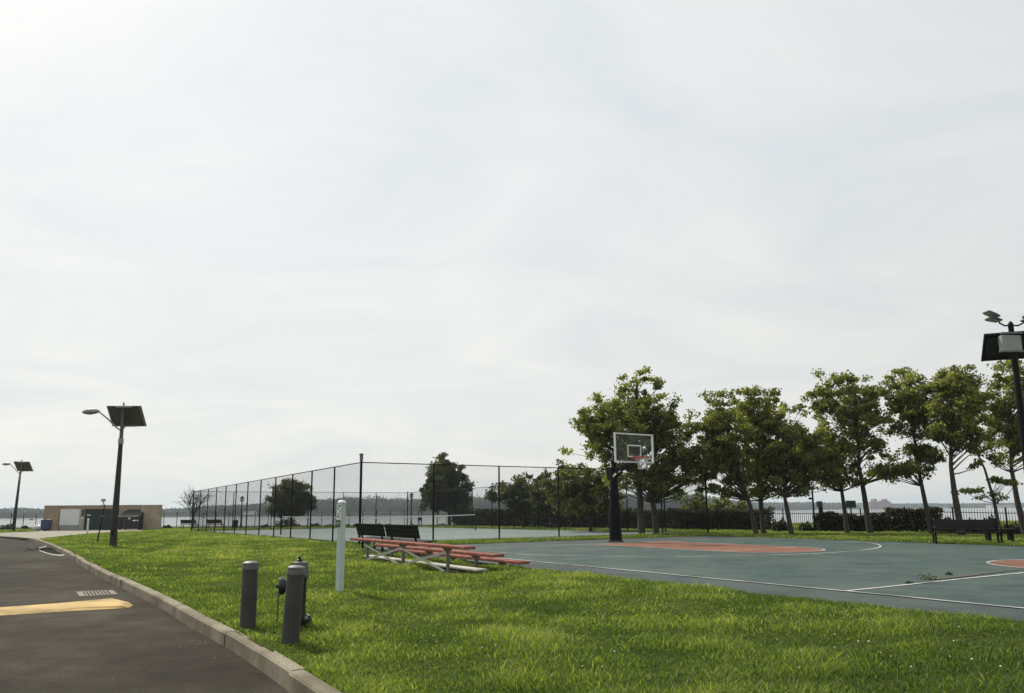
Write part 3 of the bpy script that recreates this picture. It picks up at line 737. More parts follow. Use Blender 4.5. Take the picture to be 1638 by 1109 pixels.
# ------------------------------------------------------------------ solar street lamps
def sol_lamp(base, hh, label):
    t = thing('solar_street_lamp', label, 'street lamp', base, group='solar street lamps along the road')
    MB().tube([(0, 0, -.1), (0, 0, hh * .3), (0, 0, hh * .72)], [.15, .125, .085], 14).obj('pole', 'lamp_bronze', t, True)
    MB().tube([(0, 0, hh * .72), (0, 0, hh - .25)], [.08, .065], 12).lathe((0, 0, hh - .25), [(.065, 0), (.05, .03), (.03, .2), (.01, .25)], 10).obj('mast', 'polegrey', t, True)  # paler than the pole below: veil glare put into the mast's grey
    MB().tube([(0, 0, hh * .72 - .1), (0, 0, hh * .72 + .14)], .11, 14).obj('collar', 'lampgrey', t, True)
    arm = [(-.05, -.05, hh * .80), (-.25, -.08, hh * .825), (-.6, -.1, hh * .88), (-.95, -.12, hh * .925), (-1.05, -.12, hh * .93)]
    MB().tube(arm, .032, 8).obj('arm', 'lampgrey', t, True)
    # cobra head: lofted housing along -x
    mb = MB(); secs = [(-.98, .05, .05, 0), (-1.06, .12, .10, .0), (-1.22, .20, .145, -.005), (-1.46, .20, .15, -.02), (-1.64, .14, .10, -.03), (-1.72, .05, .03, -.035)]
    z0 = hh * .932; n = 10; base_i = 0
    for x, wy, wz, dz in secs:
        mb.v += [(x, -.12 + wy * math.cos(a), z0 + dz + wz * (math.sin(a) if math.sin(a) > 0 else .75 * math.sin(a))) for a in [2 * math.pi * k / n for k in range(n)]]
    for i in range(len(secs) - 1):
        for k in range(n): mb.f.append((i * n + k, i * n + (k + 1) % n, i * n + n + (k + 1) % n, i * n + n + k))
    mb.f += [tuple(range(n - 1, -1, -1)), tuple((len(secs) - 1) * n + k for k in range(n))]
    hd = mb.obj('lamp_head', 'lampgrey', t, True)
    MB().lathe((-1.42, -.12, z0 - .135), [(.10, 0), (.13, .03), (.13, .05)], 12).obj('lens', 'glasslens', hd, True)
    # panel, upper edge towards the road, tilted to the south
    pd = unit([-.05, .99, 0]); wdv = unit([.99, .05, 0]); tl_ = R(50)
    dn_ = pd * math.cos(tl_) + np.array([0, 0, -math.sin(tl_)]); nrm = np.cross(wdv, dn_); nrm = nrm if nrm[2] > 0 else -nrm
    c = np.array([.06, .22, hh * .905]); 
    pn = MB().box(c, (1.48, 1.08, .035), (wdv, dn_, nrm)).obj('solar_panel', 'panel_back', t)
    MB().box(c + nrm * .021, (1.42, 1.02, .006), (wdv, dn_, nrm)).obj('cell_sheet', 'cells', pn)
    mb = MB()
    for sx in (-.72, .72): mb.box(c + wdv * sx * .97 - nrm * .03, (.04, 1.04, .03), (wdv, dn_, nrm))
    for sy in (-.5, .5): mb.box(c + dn_ * sy - nrm * .045, (.7, .05, .05), (wdv, dn_, nrm))
    mb.obj('panel_frame', 'lampgrey', pn)
    mb = MB()
    for sx in (-.16, .16): mb.tube([c + wdv * sx - dn_ * .5 - nrm * .05, c + wdv * sx + dn_ * .5 - nrm * .05], .022, 6)
    mb.tube([c + dn_ * .35 - nrm * .05, (0, 0, hh * .80)], .025, 6).tube([c - dn_ * .3 - nrm * .05, (0, 0, hh * .93)], .025, 6)
    mb.obj('bracket', 'galv', t)
    MB().box((0, -.13, .6), (.12, .03, .26), bev=.01).obj('hand_hole_cover', 'blackmetal', t)
    return t
b1_ = on(180.5, 875); sol_lamp(b1_, 6.25, 'tall solar street lamp on the lawn in front of the brick enclosure')
q = at(21.5, 68.5); l2_ = sol_lamp(q, 6.4, 'solar street lamp standing farther away on the grass beside the river'); l2_.rotation_euler = (0, R(1.6), R(-4))

# ------------------------------------------------------------------ floodlight mast by the court
q = at(1655, 23.6)
t = thing('floodlight_mast', 'black floodlight mast with solar panel and battery box at the court edge', 'floodlight', q)
ht = dp(1617, 520, 23.6)[2] - q[2]
MB().tube([(0, 0, -.1), (0, 0, ht * .5), (0, 0, ht)], [.12, .105, .08], 14).obj('pole', 'black', t, True)
MB().lathe((0, 0, ht), [(.085, 0), (.07, .06), (.02, .12)], 12).obj('pole_cap', 'black', t, True)
MB().lathe((0, 0, 0), [(.2, 0), (.2, .05), (.13, .09), (.12, .3)], 14).obj('base_plate', 'black', t, True)
pd = unit([.35, .94, 0]); wdv = unit([.94, -.35, 0]); tl_ = R(44)
dn_ = pd * math.cos(tl_) + np.array([0, 0, -math.sin(tl_)]); nrm = np.cross(wdv, dn_); nrm = nrm if nrm[2] > 0 else -nrm
c = np.array([.12, .32, ht - .62])
pn = MB().box(c, (1.56, 1.08, .04), (wdv, dn_, nrm)).obj('solar_panel', 'mast_panel', t)
MB().box(c + nrm * .024, (1.5, 1.02, .006), (wdv, dn_, nrm)).obj('cell_sheet', 'cells', pn)
mb = MB()
for sx in (-.74, .74): mb.box(c + wdv * sx - nrm * .04, (.05, 1.04, .04), (wdv, dn_, nrm))
for sy in (-.45, .45): mb.box(c + dn_ * sy - nrm * .042, (1.46, .05, .04), (wdv, dn_, nrm))
mb.obj('panel_frame', 'black', pn)
bx = MB().box((-.1, -.02, ht - .62), (.62, .22, .52), bev=.02).obj('battery_box', 'lampgrey', t)
MB().box((-.1, -.15, ht - .90), (.9, .06, .05)).box((-.1, -.15, ht - .30), (.7, .06, .05)).obj('bracket', 'galv', t)
for sx in (-1, 1):
    MB().tube([(0, 0, ht - .02), (sx * .22, -.03, ht - .03), (sx * .38, -.05, ht + .05), (sx * .42, -.05, ht + .24)], .026, 8).obj('arm', 'black', t, True)
    for dz, tilt, dx in ((.34, -.35, 0), (.16, -.12, .05)):
        X = unit([1, .15, tilt * -sx]); Y = unit([-.15, 1, 0]); Z = np.cross(X, Y)
        hd = MB().box((sx * (.62 - dx), -.06, ht + dz), (.46, .30, .07), (X, Y, Z), bev=.03).box((sx * (.62 - dx), -.06, ht + dz + .05), (.34, .2, .05), (X, Y, Z), bev=.02).obj('floodlight_head', 'polegrey', t)
        MB().box(arr((sx * (.62 - dx), -.06, ht + dz)) - Z * .038, (.38, .24, .01), (X, Y, Z)).obj('lens', 'glasslens', hd)
        MB().tube([(sx * .42, -.05, ht + .1), (sx * (.48), -.06, ht + dz)], .02, 6).obj('yoke', 'black', hd)

# ------------------------------------------------------------------ basketball goal
pb = gp(985, 867, CZ)
t = thing('basketball_goal', 'basketball goal with clear backboard and padded black pole', 'basketball goal', (pb[0], pb[1], CZ), math.atan2(A2[1], A2[0]))
# local +x = into the court (A2), +y = B2
MB().box((0, 0, .03), (.46, .40, .06), bev=.01).obj('base_plate', 'rust', t)
mb = MB(); rg = []
for k, (z, r) in enumerate(((.06, .235), (.4, .225), (.9, .215), (1.4, .185), (1.9, .155), (2.3, .135), (2.42, .12))):
    for j in range(3 if k < 6 else 1):
        zz_ = z + j * .12; r2 = r * (1 + .04 * math.sin(zz_ * 31))
        if not rg or zz_ > rg[-1][1] + .02: rg.append((r2, zz_))
mb.lathe((0, 0, 0), rg, 14).obj('pole_padding', 'pad', t, True)
MB().box((0, 0, 1.55), (.15, .15, 3.0), bev=.01).obj('pole', 'black', t)
MB().box((-.1, 0, 2.55), (.36, .26, .5), bev=.03).obj('pole_head_cover', 'black', t)
mb = MB().box((.55, 0, 2.75), (1.15, .13, .15), (unit([1, 0, .25]), (0, 1, 0), unit([-.25, 0, 1])), bev=.01)
mb.tube([(.05, 0, 2.3), (.9, 0, 2.9)], .04, 8); mb.obj('extension_arm', 'black', t)
MB().box((.1, -.1, 2.43), (.34, .012, .08), (unit([1, 0, .55]), (0, 1, 0), unit([-.55, 0, 1]))).obj('height_label', 'white', t)
bx, bw, bhh, bz0 = 1.2, 1.80, 1.07, 2.86
bd = MB().box((bx, 0, bz0 + bhh / 2), (.016, bw - .1, bhh - .1)).obj('backboard', 'acrylic', t)
mb = MB()
for y in (-bw / 2, bw / 2): mb.box((bx, y, bz0 + bhh / 2), (.07, .05, bhh), bev=.005)
for z in (bz0 + .025, bz0 + bhh - .025): mb.box((bx, 0, z), (.066, bw - .052, .05))
mb.obj('frame', 'white', bd)
mb = MB(); sw, sh, sz = .61, .457, bz0 + .20
for y in (-sw / 2, sw / 2): mb.box((bx + .011, y, sz + sh / 2), (.004, .05, sh))
for z in (sz + .025, sz + sh - .025): mb.box((bx + .011, 0, z), (.004, sw - .052, .05))
mb.obj('target_square', 'white', bd)
MB().box((bx - .05, -.22, bz0 + .5), (.04, .05, .98)).box((bx - .05, .22, bz0 + .5), (.04, .05, .98)).obj('board_brace', 'blackmetal', bd)
MB().box((bx + .05, 0, 3.03), (.06, .2, .16), bev=.01).box((bx + .13, 0, 3.0), (.16, .12, .03)).obj('rim_bracket', 'rim', t)
rcx = bx + .16 + .235; rz_ = 3.05
rim = MB().tube([(rcx + .235 * math.cos(a), .235 * math.sin(a), rz_) for a in np.linspace(0, 2 * math.pi, 29)], .012, 6)
for s in (-1, 1): rim.tube([(bx + .07, s * .08, 2.97), (rcx + .05, s * .225, rz_ - .01)], .008, 5)
for k in range(12): a = 2 * math.pi * k / 12; rim.tube([(rcx + .235 * math.cos(a), .235 * math.sin(a), rz_ - .005), (rcx + .225 * math.cos(a), .225 * math.sin(a), rz_ - .035)], .006, 4)
# red flap netting of the double rim, as in the picture
rim.tube([(rcx + .235 * math.cos(a), .235 * math.sin(a), rz_ - .035) for a in np.linspace(0, 2 * math.pi, 29)], .009, 6)
rim.obj('rim', 'rim', t, True)
mb = MB(); nn_ = 12
for k in range(nn_):
    for sgn in (1, -1):
        P = []
        for j in range(5):
            a = 2 * math.pi * (k + sgn * j * .5) / nn_; rr_ = .228 - .095 * min(1, j / 3.2); P.append((rcx + rr_ * math.cos(a), rr_ * math.sin(a), rz_ - .03 - .1 * j))
        mb.tube(P, .0055, 4, cap=False)
mb.obj('net', 'net', t)

# ------------------------------------------------------------------ bleachers
def slab(mb, a, b, z, w, th):            # plank from a to b (world xy), top at z (world)
    a, b = arr(a), arr(b); t = unit(np.append((b - a)[:2], 0)); n_ = np.array([-t[1], t[0], 0]); c = np.append(((a + b) / 2)[:2], z - th / 2)
    mb.box(c, (np.linalg.norm((b - a)[:2]), w, th), (t, n_, (0, 0, 1)), bev=.008)
R0 = np.array([-.87, 15.3]); gzb = -1.30
def BLp(u, v): q = R0 - A2[:2] * u + B2[:2] * v; return q     # u towards the far end, v towards the court
base = BLp(2.3, .6)
BT = thing('bleachers', 'small three row bleachers with faded red planks beside the court', 'bleachers', (base[0], base[1], gzb))
bo = np.array([base[0], base[1], gzb])
def rel(q, z): return np.array([q[0] - bo[0], q[1] - bo[1], z - gzb])
rows = [(0.0, .585, 0, 6.5), (.68, .41, 0, 6.5), (1.36, .235, .1, 6.5)]
LEN = 5.2
for v, h, ua, ub in rows:
    mb = MB(); slab(mb, rel(BLp(ua, v), 0), rel(BLp(ub, v), 0), h, .27, .06); mb.obj('seat_plank', 'red', BT)
mb = MB(); slab(mb, rel(BLp(.14, .36), 0), rel(BLp(6.4, .36), 0), .12, .26, .045); mb.obj('foot_plank', 'plank_pale', BT)
mb = MB(); slab(mb, rel(BLp(.12, 1.0), 0), rel(BLp(6.4, 1.0), 0), .06, .26, .04); mb.obj('foot_plank', 'plank_pale', BT)
for u in (.95, 3.25, 5.53):
    fr = MB()
    for v, h, *_ in rows:
        q = rel(BLp(u, v), 0)
        fr.box((q[0], q[1], (h - .06 - .06) / 2), (.06, .06, h - .06 + .06), (A2, B2, (0, 0, 1)))
        q2 = np.array([q[0], q[1], h - .085])
        fr.add([q2 + B2 * s * w_ + A2 * k + np.array([0, 0, z]) for k in (-.035, .035) for s, w_, z in ((-1, .12, .025), (1, .12, .025), (1, .07, -.03), (-1, .07, -.03))], [(3, 2, 1, 0), (4, 5, 6, 7), (0, 1, 5, 4), (1, 2, 6, 5), (2, 3, 7, 6), (3, 0, 4, 7)])
    a, b = rel(BLp(u, -.12), gzb + .03), rel(BLp(u, 1.5), gzb + .03)
    fr.box((a + b) / 2, (np.linalg.norm(b - a), .05, .05), (B2, -A2, (0, 0, 1)))
    fr.obj('leg_frame', 'galv', BT)
for u0_, u1_ in ((.95, 3.25), (3.25, 5.53)):
    for k, (x, y) in enumerate(((u0_, u1_), (u1_, u0_))):
        a = rel(BLp(x, -.05 - .03 * k), gzb + .44); b = rel(BLp(y, -.05 - .03 * k), gzb + .05)
        t_ = unit(b - a); n_ = unit(np.cross(t_, B2)); MB().box((a + b) / 2, (np.linalg.norm(b - a), .008, .05), (t_, B2, n_)).obj('cross_brace', 'aluminium', BT)

# ------------------------------------------------------------------ benches
def bench(base, face, length, label, name='park_bench', board='benchwood', frame='black', arms=True, group=None, slats=3, sheet_back=False):
    t = thing(name, label, 'bench', base, math.atan2(face[1], face[0]) + math.pi / 2, group)   # local -y faces out
    mb = MB()
    for k in range(4): mb.box((0, -.22 + .13 * k, .44 - .012 * k), (length, .115, .035), bev=.008)
    mb.obj('seat', board, t)
    mb = MB(); bt = unit([0, .22, 1])
    nb = slats; hh = .44 / nb
    for k in range(nb):
        c = np.array([0, .235, .52]) + bt * (hh * (k + .5))
        mb.box(c, (length, .035, hh - .005), ((1, 0, 0), np.cross(bt, [1, 0, 0]), bt), bev=.008)
    mb.obj('backrest', board, t)
    for s in ((-1, 1) if length < 2.6 else (-1, 0, 1)):
        x = s * (length / 2 - (.06 if arms else .32))
        if arms: x = s * (length / 2 + .03)
        fr = MB()
        fr.box((x, -.2, .21), (.06, .06, .44)).box((x, .2, .21), (.06, .06, .44)).box((x, 0, .40), (.05, .5, .05))
        fr.box(np.array([x, .265, .70]), (.07, .035, .56), ((1, 0, 0), np.cross(bt, [1, 0, 0]), bt))
        fr.box((x, 0, .015), (.06, .52, .03))
        if arms: fr.tube([(x, .25, .64), (x, .05, .66), (x, -.18, .655), (x, -.27, .62), (x, -.29, .55), (x, -.26, .42)], .027, 8)
        fr.obj('side_frame', frame, t)
    return t
q1 = np.array([-2.45, 19.5]); 
fB = B2[:2]
for k, lab in ((0, 'nearer of two black benches seen from behind beside the bleachers'), (1, 'farther of two black benches by the fence corner post')):
    c = ab(-19.2 - .95 - k * 2.42, 9.12)
    b_ = bench((c[0], c[1], CZ - .01), fB, 2.3, lab, 'park_bench', 'greenblack', 'black', False, 'black benches beside the court', 3); b_.scale = (1, 1, .87)
c = at(1545, 25.0)
bt_ = bench((c[0], c[1], c[2]), unit([-.3, -.95, 0])[:2], 2.12, 'dark park bench with curved armrests on the grass behind the court', arms=True, slats=3)
bt_.scale = (.86, .86, .80)
c = at(1597, 26.6)
t = thing('backless_bench', 'low backless bench end showing behind the armrest bench', 'bench', c, R(-8))
MB().box((0, 0, .40), (1.0, .36, .05), bev=.01).obj('seat', 'benchwood', t)
for s in (-1, 1): MB().box((s * .36, 0, .19), (.08, .3, .39)).obj('leg', 'black', t)
for px, D, lab in ((303, 84, 'far dark bench under the bare tree facing the river'), (344, 83, 'far dark bench seen through the fence, left of the litter bin')):
    c = at(px, D); bench(c, (0.2, 1), 1.75, lab, 'park_bench', 'benchwood', 'black', True, 'far benches along the riverside')

# ------------------------------------------------------------------ bollards, hydrant, marker posts
def bollard(base, hh, lean, label):
    t = thing('bollard', label, 'bollard', base, group='grey bollards guarding the hydrant')
    t.rotation_euler = (0, lean, .2)
    MB().lathe((0, 0, 0), [(.098, -.15), (.096, .3), (.094, hh - .1)], 20).obj('post', 'bollard', t, True)
    MB().lathe((0, 0, hh - .1), [(.094, 0), (.104, .008), (.105, .05), (.098, .062), (.102, .072), (.096, .092), (.06, .108), (.0, .114)], 20).obj('cap', 'hydrant_grey', t, True)
q = on(396, 1005); bollard(q, .81, .0, 'upright grey bollard standing alone near the kerb')
q = on(464, 1030); bollard(q, .83, .045, 'leaning grey bollard standing right in front of the fire hydrant')
q = on(475.5, 1001)
t = thing('fire_hydrant', 'black fire hydrant with grey bonnet and hanging cap chain behind a bollard', 'fire hydrant', q)
MB().lathe((0, 0, 0), [(.115, -.1), (.115, .045), (.17, .05), (.175, .06), (.175, .095), (.165, .10), (.105, .115), (.098, .2), (.096, .55), (.108, .57), (.110, .60)], 22).obj('barrel', 'hydrant_black', t, True)
mb = MB()
for k in range(8): a = k * math.pi / 4; mb.lathe((.15 * math.cos(a), .15 * math.sin(a), .095), [(.018, 0), (.018, .03), (.006, .035)], 6)
mb.obj('flange_bolt_ring', 'hydrant_black', t)
MB().lathe((0, 0, .60), [(.132, 0), (.134, .03), (.126, .04), (.124, .05), (.108, .175), (.103, .19), (.03, .2), (0, .201)], 6).obj('bonnet', 'hydrant_grey', t)
MB().lathe((0, 0, .80), [(.036, 0), (.034, .02), (.024, .025), (.022, .06), (0, .062)], 5).obj('operating_nut', 'hydrant_black', t)
nz_ = MB().lathe((-.08, -.03, .50), [(.085, 0), (.085, .085), (.105, .09), (.112, .14), (.098, .16), (.03, .165), (.028, .19), (0, .192)], 14, axis=(-1, -.35, 0)).obj('nozzle', 'hydrant_black', t, True)
MB().lathe((.02, -.07, .50), [(.05, 0), (.05, .05), (.062, .055), (.062, .09), (.022, .095), (.022, .12), (0, .121)], 12, axis=(.35, -1, 0)).obj('nozzle', 'hydrant_black', t, True)
mb = MB(); prev = None
for k in range(14):
    z = .42 - k * .027; x = -.235 + .004 * math.sin(k * 1.2)
    pl = (1, 0) if k % 2 else (0, 1)
    mb.tube([(x + .009 * math.cos(a) * pl[0], -.075 + .009 * math.cos(a) * pl[1], z + .019 * math.sin(a)) for a in np.linspace(0, 2 * math.pi, 9)], .0035, 4, cap=False)
mb.obj('chain', 'hydrant_black', t)

def marker(base, hh, wdt, label, rz, sign=True):
    t = thing('marker_post', label, 'post', base, rz, group='pale marker posts')
    MB().box((0, 0, hh / 2 - .08), (wdt, wdt, hh + .12), bev=.012).obj('post', 'palegreen', t)
    MB().lathe((0, 0, hh - .03), [(wdt * .69, 0), (wdt * .71, .012), (wdt * .66, .03), (wdt * .4, .052), (0, .06)], 20).obj('cap', 'white', t, True)
    if sign:
        # printed strip with a column of marks and a green label at the bottom, on the side facing the road
        s = MB().box((-wdt / 2 - .006, 0, hh - .24), (.008, wdt * 1.08, .40), bev=.002).obj('sign_strip', 'white', t)
        mb = MB(); x = -wdt / 2 - .0118
        rnd = random.Random(4)
        for r_, z in enumerate((hh - .075, hh - .12, hh - .165, hh - .21, hh - .255)):
            for y in np.arange(-wdt * .36, wdt * .38, .024):
                if rnd.random() < .72: mb.box((x, y, z), (.002, .016, .024 if rnd.random() < .6 else .012))
        mb.obj('print', 'darkmark', s)
        MB().box((x - .001, 0, hh - .375), (.004, wdt * 1.04, .12), bev=.001).obj('green_label', 'green_sign', s)
        MB().box((x - .0045, 0, hh - .36), (.002, wdt * .7, .008)).box((x - .0045, 0, hh - .385), (.002, wdt * .6, .008)).obj('label_line', 'white', s)
    return t
q = on(543, 948); hh = (948 - 811.5) / F * q[1] * 1.02
marker(q, hh, .112, 'tall pale marker post with a printed green sign on the lawn', R(52))
q = on(139.5, 853); marker(q, 1.05, .12, 'small pale marker post beside the concrete driveway', R(20), False)
# leaning thin sign post
q = on(155, 868); top = dp(168, 806, q[1] + .2)
t = thing('leaning_sign_post', 'thin dark leaning sign post on the lawn before the green gates', 'sign post', q)
vtop = top - q
MB().tube([(0, 0, -.1) , vtop * .5, vtop], [.035, .03, .022], 6).obj('post', 'blackmetal', t)
MB().box(vtop * .68 + arr([.02, -.04, 0]), (.2, .01, .06)).obj('sign_plate', 'galv', t)

# ------------------------------------------------------------------ road furniture
gc = [gp(x, y, -1.6) for x, y in ((127, 954.5), (188.5, 950.6), (180.7, 944.5), (122, 946.8))]
c = sum(gc) / 4; t = thing('storm_grate', 'iron storm grate with parallel bars set in the asphalt near the kerb', 'grate', (c[0], c[1], -1.6))
def gq(mb, u0, u1, v0, v1, z0, z1):
    P = [gc[0] * (1 - u) * (1 - v) + gc[1] * u * (1 - v) + gc[2] * u * v + gc[3] * (1 - u) * v - c for u, v in ((u0, v0), (u1, v0), (u1, v1), (u0, v1))]
    return mb.add([(p[0], p[1], z) for z in (z0, z1) for p in P], [(3, 2, 1, 0), (4, 5, 6, 7), (0, 1, 5, 4), (1, 2, 6, 5), (2, 3, 7, 6), (3, 0, 4, 7)])
gq(MB(), 0, 1, 0, 1, -.004, .002).obj('pit', 'basin', t)
mb = MB()
for q in ((0, .16, 0, 1), (.84, 1, 0, 1), (.161, .839, 0, .07), (.161, .839, .93, 1)): gq(mb, *q, .0, .0052)
mb.obj('frame', 'grate_iron', t)
mb = MB()
for k in range(7): gq(mb, .19 + .092 * k, .19 + .092 * k + .05, .071, .929, .0, .005)
mb.obj('bar_grid', 'grate_iron', t)
# raised yellow hump
bp_ = [gp(x, y, -1.6)[:2] for x, y in ((-120, 982), (0, 974), (90, 967.5), (176, 961.6), (205, 963), (214, 968), (206, 972.5), (110, 978), (0, 984.8), (-120, 993))]
cc_ = np.mean(bp_, 0)
mb = MB(); n = len(bp_)
inn = []
for i, q in enumerate(bp_):
    a, b = bp_[i - 1], bp_[(i + 1) % n]; t_ = unit(np.append(b - a, 0)); nn2 = np.array([-t_[1], t_[0]])
    if np.dot(nn2, cc_ - q) < 0 and i not in (3, 4, 5, 6): nn2 = -nn2
    if i in (4, 5, 6): nn2 = unit(np.append(bp_[2] * .5 + bp_[7] * .5 - q, 0))[:2]
    inn.append(q + nn2 * .13)
mb.add([(q[0], q[1], -1.603) for q in bp_] + [(q[0], q[1], -1.562) for q in inn], [(i, (i + 1) % n, n + (i + 1) % n, n + i) for i in range(n)] + [tuple(range(n, 2 * n))])
me_ = mb.obj('speed_bump', 'yellow'); 
import bmesh
bm_ = bmesh.new(); bm_.from_mesh(me_.data); bmesh.ops.recalc_face_normals(bm_, faces=bm_.faces); bm_.to_mesh(me_.data); bm_.free()
tag(me_, 'yellow painted speed bump across the asphalt road', 'speed bump')
# storm drain apron at the kerb
op = [gp(x, y, -1.6)[:2] for x, y in ((59, 879), (64, 876), (72, 874.2), (80, 873.5), (88, 875), (97, 881), (107, 888.5), (96, 889.2), (84, 888), (72, 884.5), (63, 881.5))]
t = thing('kerb_drain', 'dark kerbside drain with a pale concrete rim and debris', 'drain', (*np.mean(op, 0), -1.6)); t0 = np.array([*np.mean(op, 0), 0])
ic = [q * 1 + (np.mean(op, 0) - q) * .14 for q in op]
mb = MB(); n = len(op); tt = lambda q, z: (q[0] - t0[0], q[1] - t0[1], z)
mb.add([tt(q, .003) for q in op] + [tt(q, .006) for q in [o_ * .94 + i_ * .06 for o_, i_ in zip(op, ic)]] + [tt(q, .006) for q in ic] + [tt(q, .0) for q in ic],
    [(k * n + i, k * n + (i + 1) % n, k * n + n + (i + 1) % n, k * n + n + i) for k in range(3) for i in range(n)]); mb.obj('rim', 'plank_pale', t)
MB().add([tt(q, .004) for q in ic], [tuple(range(n))]).obj('basin', 'basin', t)
mb = MB()
dcx = gp(76, 880, -1.6)[:2] - t0[:2]
for k in range(34):
    a = random.uniform(0, 6.3); r_ = abs(random.gauss(0, .36)); p0 = (dcx[0] + r_ * math.cos(a) * 1.2, dcx[1] + r_ * 2.2 * math.sin(a), .03); l_ = random.uniform(.12, .38); b = random.uniform(0, 6.3)
    mb.tube([p0, (p0[0] + l_ * math.cos(b), p0[1] + l_ * math.sin(b), random.uniform(.04, .14))], .013, 4)
mb.obj('twig_debris', 'bark', t)
# grit by the kerb
mb = MB()
for k in range(90):
    d_ = random.gauss(0, 1); px, py = (320 + 18 * random.gauss(0, 1), 1029 + 3.5 * random.gauss(0, 1)) if k < 60 else (random.uniform(180, 330), 0)
    if k >= 60:
        s0 = np.interp(random.random(), [0, 1], [acc[-1] * .2, acc[-1] * .5]); qq = curb_at(s0); tg = unit(np.append(curb_at(s0 + .05) - curb_at(s0 - .05), 0)); qq = qq + np.array([-tg[1], tg[0]]) * random.uniform(.2, .5)
    else: qq = gp(px, py, -1.6)[:2]
    s = random.uniform(.006, .016); mb.lathe((qq[0], qq[1], -1.601), [(s, 0), (s * .9, s * .5), (s * .3, s * .9)], 5)
tag(mb.obj('loose_gravel', 'pebble'), kind='stuff')

# ------------------------------------------------------------------ rubbish enclosure
DE = 69.5
def ex(px, Y=DE): return dp(px, 835, Y)[0]
ztop = dp(160, 808.6, DE)[2]; zb = -1.5
t = thing('brick_enclosure', 'low brown brick rubbish enclosure with green gates by the river', 'enclosure', ((ex(69) + ex(255)) / 2, DE, zb)); o0 = np.array(t.location)
def ebox(mb, px0, px1, y0, y1, Y, th, bev=0):
    x0, x1 = ex(px0, Y), ex(px1, Y); z0, z1 = (zb - .05 if y1 is None else dp((px0 + px1) / 2, y1, Y)[2]), dp((px0 + px1) / 2, y0, Y)[2]
    return mb.box((np.array([(x0 + x1) / 2, Y + th / 2, (z0 + z1) / 2]) - o0), (x1 - x0, th, z1 - z0), bev=bev)
ebox(MB(), 69, 93.4, 809, None, DE, .35).obj('wall', 'brick', t)
ebox(MB(), 93.6, 223.8, 809.2, None, DE + 3.2, .35).obj('wall', 'brick', t)
ebox(MB(), 93.6, 223.8, 809.1, 814, DE + .02, .3).obj('lintel', 'brick', t)
ebox(MB(), 224, 255, 807.8, None, DE - .15, .4).obj('wall', 'brick2', t)
mb = MB(); ebox(mb, 68.5, 224, 808.4, 809, DE - .05, .5); mb.obj('coping', 'roofgrey', t)
ebox(MB(), 127, 134.2, 812.5, None, DE - .04, .5).obj('pillar', 'concrete', t)
ebox(MB(), 130, 133, 815, 826, DE - .06, .04).obj('meter_box', 'darkmark', t)
ebox(MB(), 128.5, 133.5, 828, 830, DE - .1, .06).obj('shelf_plate', 'white', t)
for p0, p1 in ((134.6, 156.8), (157.2, 179.3)):
    g = MB(); ebox(g, p0, p1, 814.2, 848, DE + .02, .06); gt = g.obj('gate', 'gate', t)
    f = MB()
    for k in range(1, 9):
        xk = p0 + (p1 - p0) * k / 9; ebox(f, xk - .12, xk + .12, 815, 847.6, DE + .0, .021)
    f.obj('gate_rib', 'gate', gt)
g = MB(); ebox(g, 138, 144, 823.5, 825, DE - .01, .04); g.obj('gate_sign', 'white', t)
# side walls and back to close it
for px in (69, 223):
    x = ex(px, DE); MB().box(np.array([x + (.18 if px < 100 else -.02), DE + 1.95, (ztop + zb) / 2 - .03]) - o0, (.34, 3.1, ztop - zb - .06)).obj('side_wall', 'brick', t)
# white container in its opening
t = thing('white_container', 'white metal container standing in the left bay of the brick enclosure', 'container', (ex(110), DE + .5, zb)); o1 = np.array(t.location)
x0, x1 = ex(94), ex(126.5); zt_ = dp(110, 813, DE)[2] - zb; zm = dp(110, 841, DE)[2] - zb
MB().box((0, .3, (zt_ + zm) / 2), (x1 - x0, 1.5, zt_ - zm), bev=.04).obj('body', 'white', t)
mb = MB()
for k in range(9): mb.box((0, -.455, zm + (zt_ - zm) * (k + .5) / 9), (x1 - x0 - .1, .02, .05))
mb.obj('rib_panel', 'white', t)
MB().box((0, .28, zm / 2), (x1 - x0 - .04, 1.4, zm - .01)).obj('base_skirt', 'lampgrey', t)
# dumpster
xa, xb = ex(189, DE - .9), ex(222.5, DE - .9); D2 = DE - .9
t = thing('dumpster', 'black dumpster with a grey ribbed sloping lid beside the tan brick wall', 'dumpster', ((xa + xb) / 2, D2, zb)); wdt = xb - xa
zl_ = dp(205, 827, D2)[2] - zb; zh_ = dp(205, 815.2, D2)[2] - zb
v = [(-wdt / 2, 0, .12), (wdt / 2, 0, .12), (wdt / 2, 0, zl_), (-wdt / 2, 0, zl_), (-wdt / 2, 1.4, .12), (wdt / 2, 1.4, .12), (wdt / 2, 1.4, zh_), (-wdt / 2, 1.4, zh_)]
bd = MB().add(v, [(0, 1, 2, 3), (5, 4, 7, 6), (1, 5, 6, 2), (4, 0, 3, 7), (3, 2, 6, 7), (1, 0, 4, 5)])
for sx in (-1, 1): bd.box((sx * (wdt / 2 - .1), .2, .06), (.12, .12, .12)).box((sx * (wdt / 2 - .1), 1.2, .06), (.12, .12, .12))
for k in range(4): bd.box((-wdt / 2 + wdt * (k + .5) / 4, -.02, zl_ * .5), (.06, .05, zl_ - .3))
bd.obj('body', 'dumpster', t)
sl = unit([0, 1.4, zh_ - zl_]); mb = MB(); nrm = np.cross([1, 0, 0], sl)
MB().box(np.array([-.06, .66, (zl_ + zh_) / 2 + .02]), (wdt + .05, 1.62, .03), ((1, 0, 0), sl, nrm)).obj('lid', 'lid_pale', t)
for k in range(13): mb.box(np.array([-wdt / 2 + wdt * (k + .5) / 13, .66, (zl_ + zh_) / 2 + .05]), (.07, 1.56, .04), ((1, 0, 0), sl, nrm))
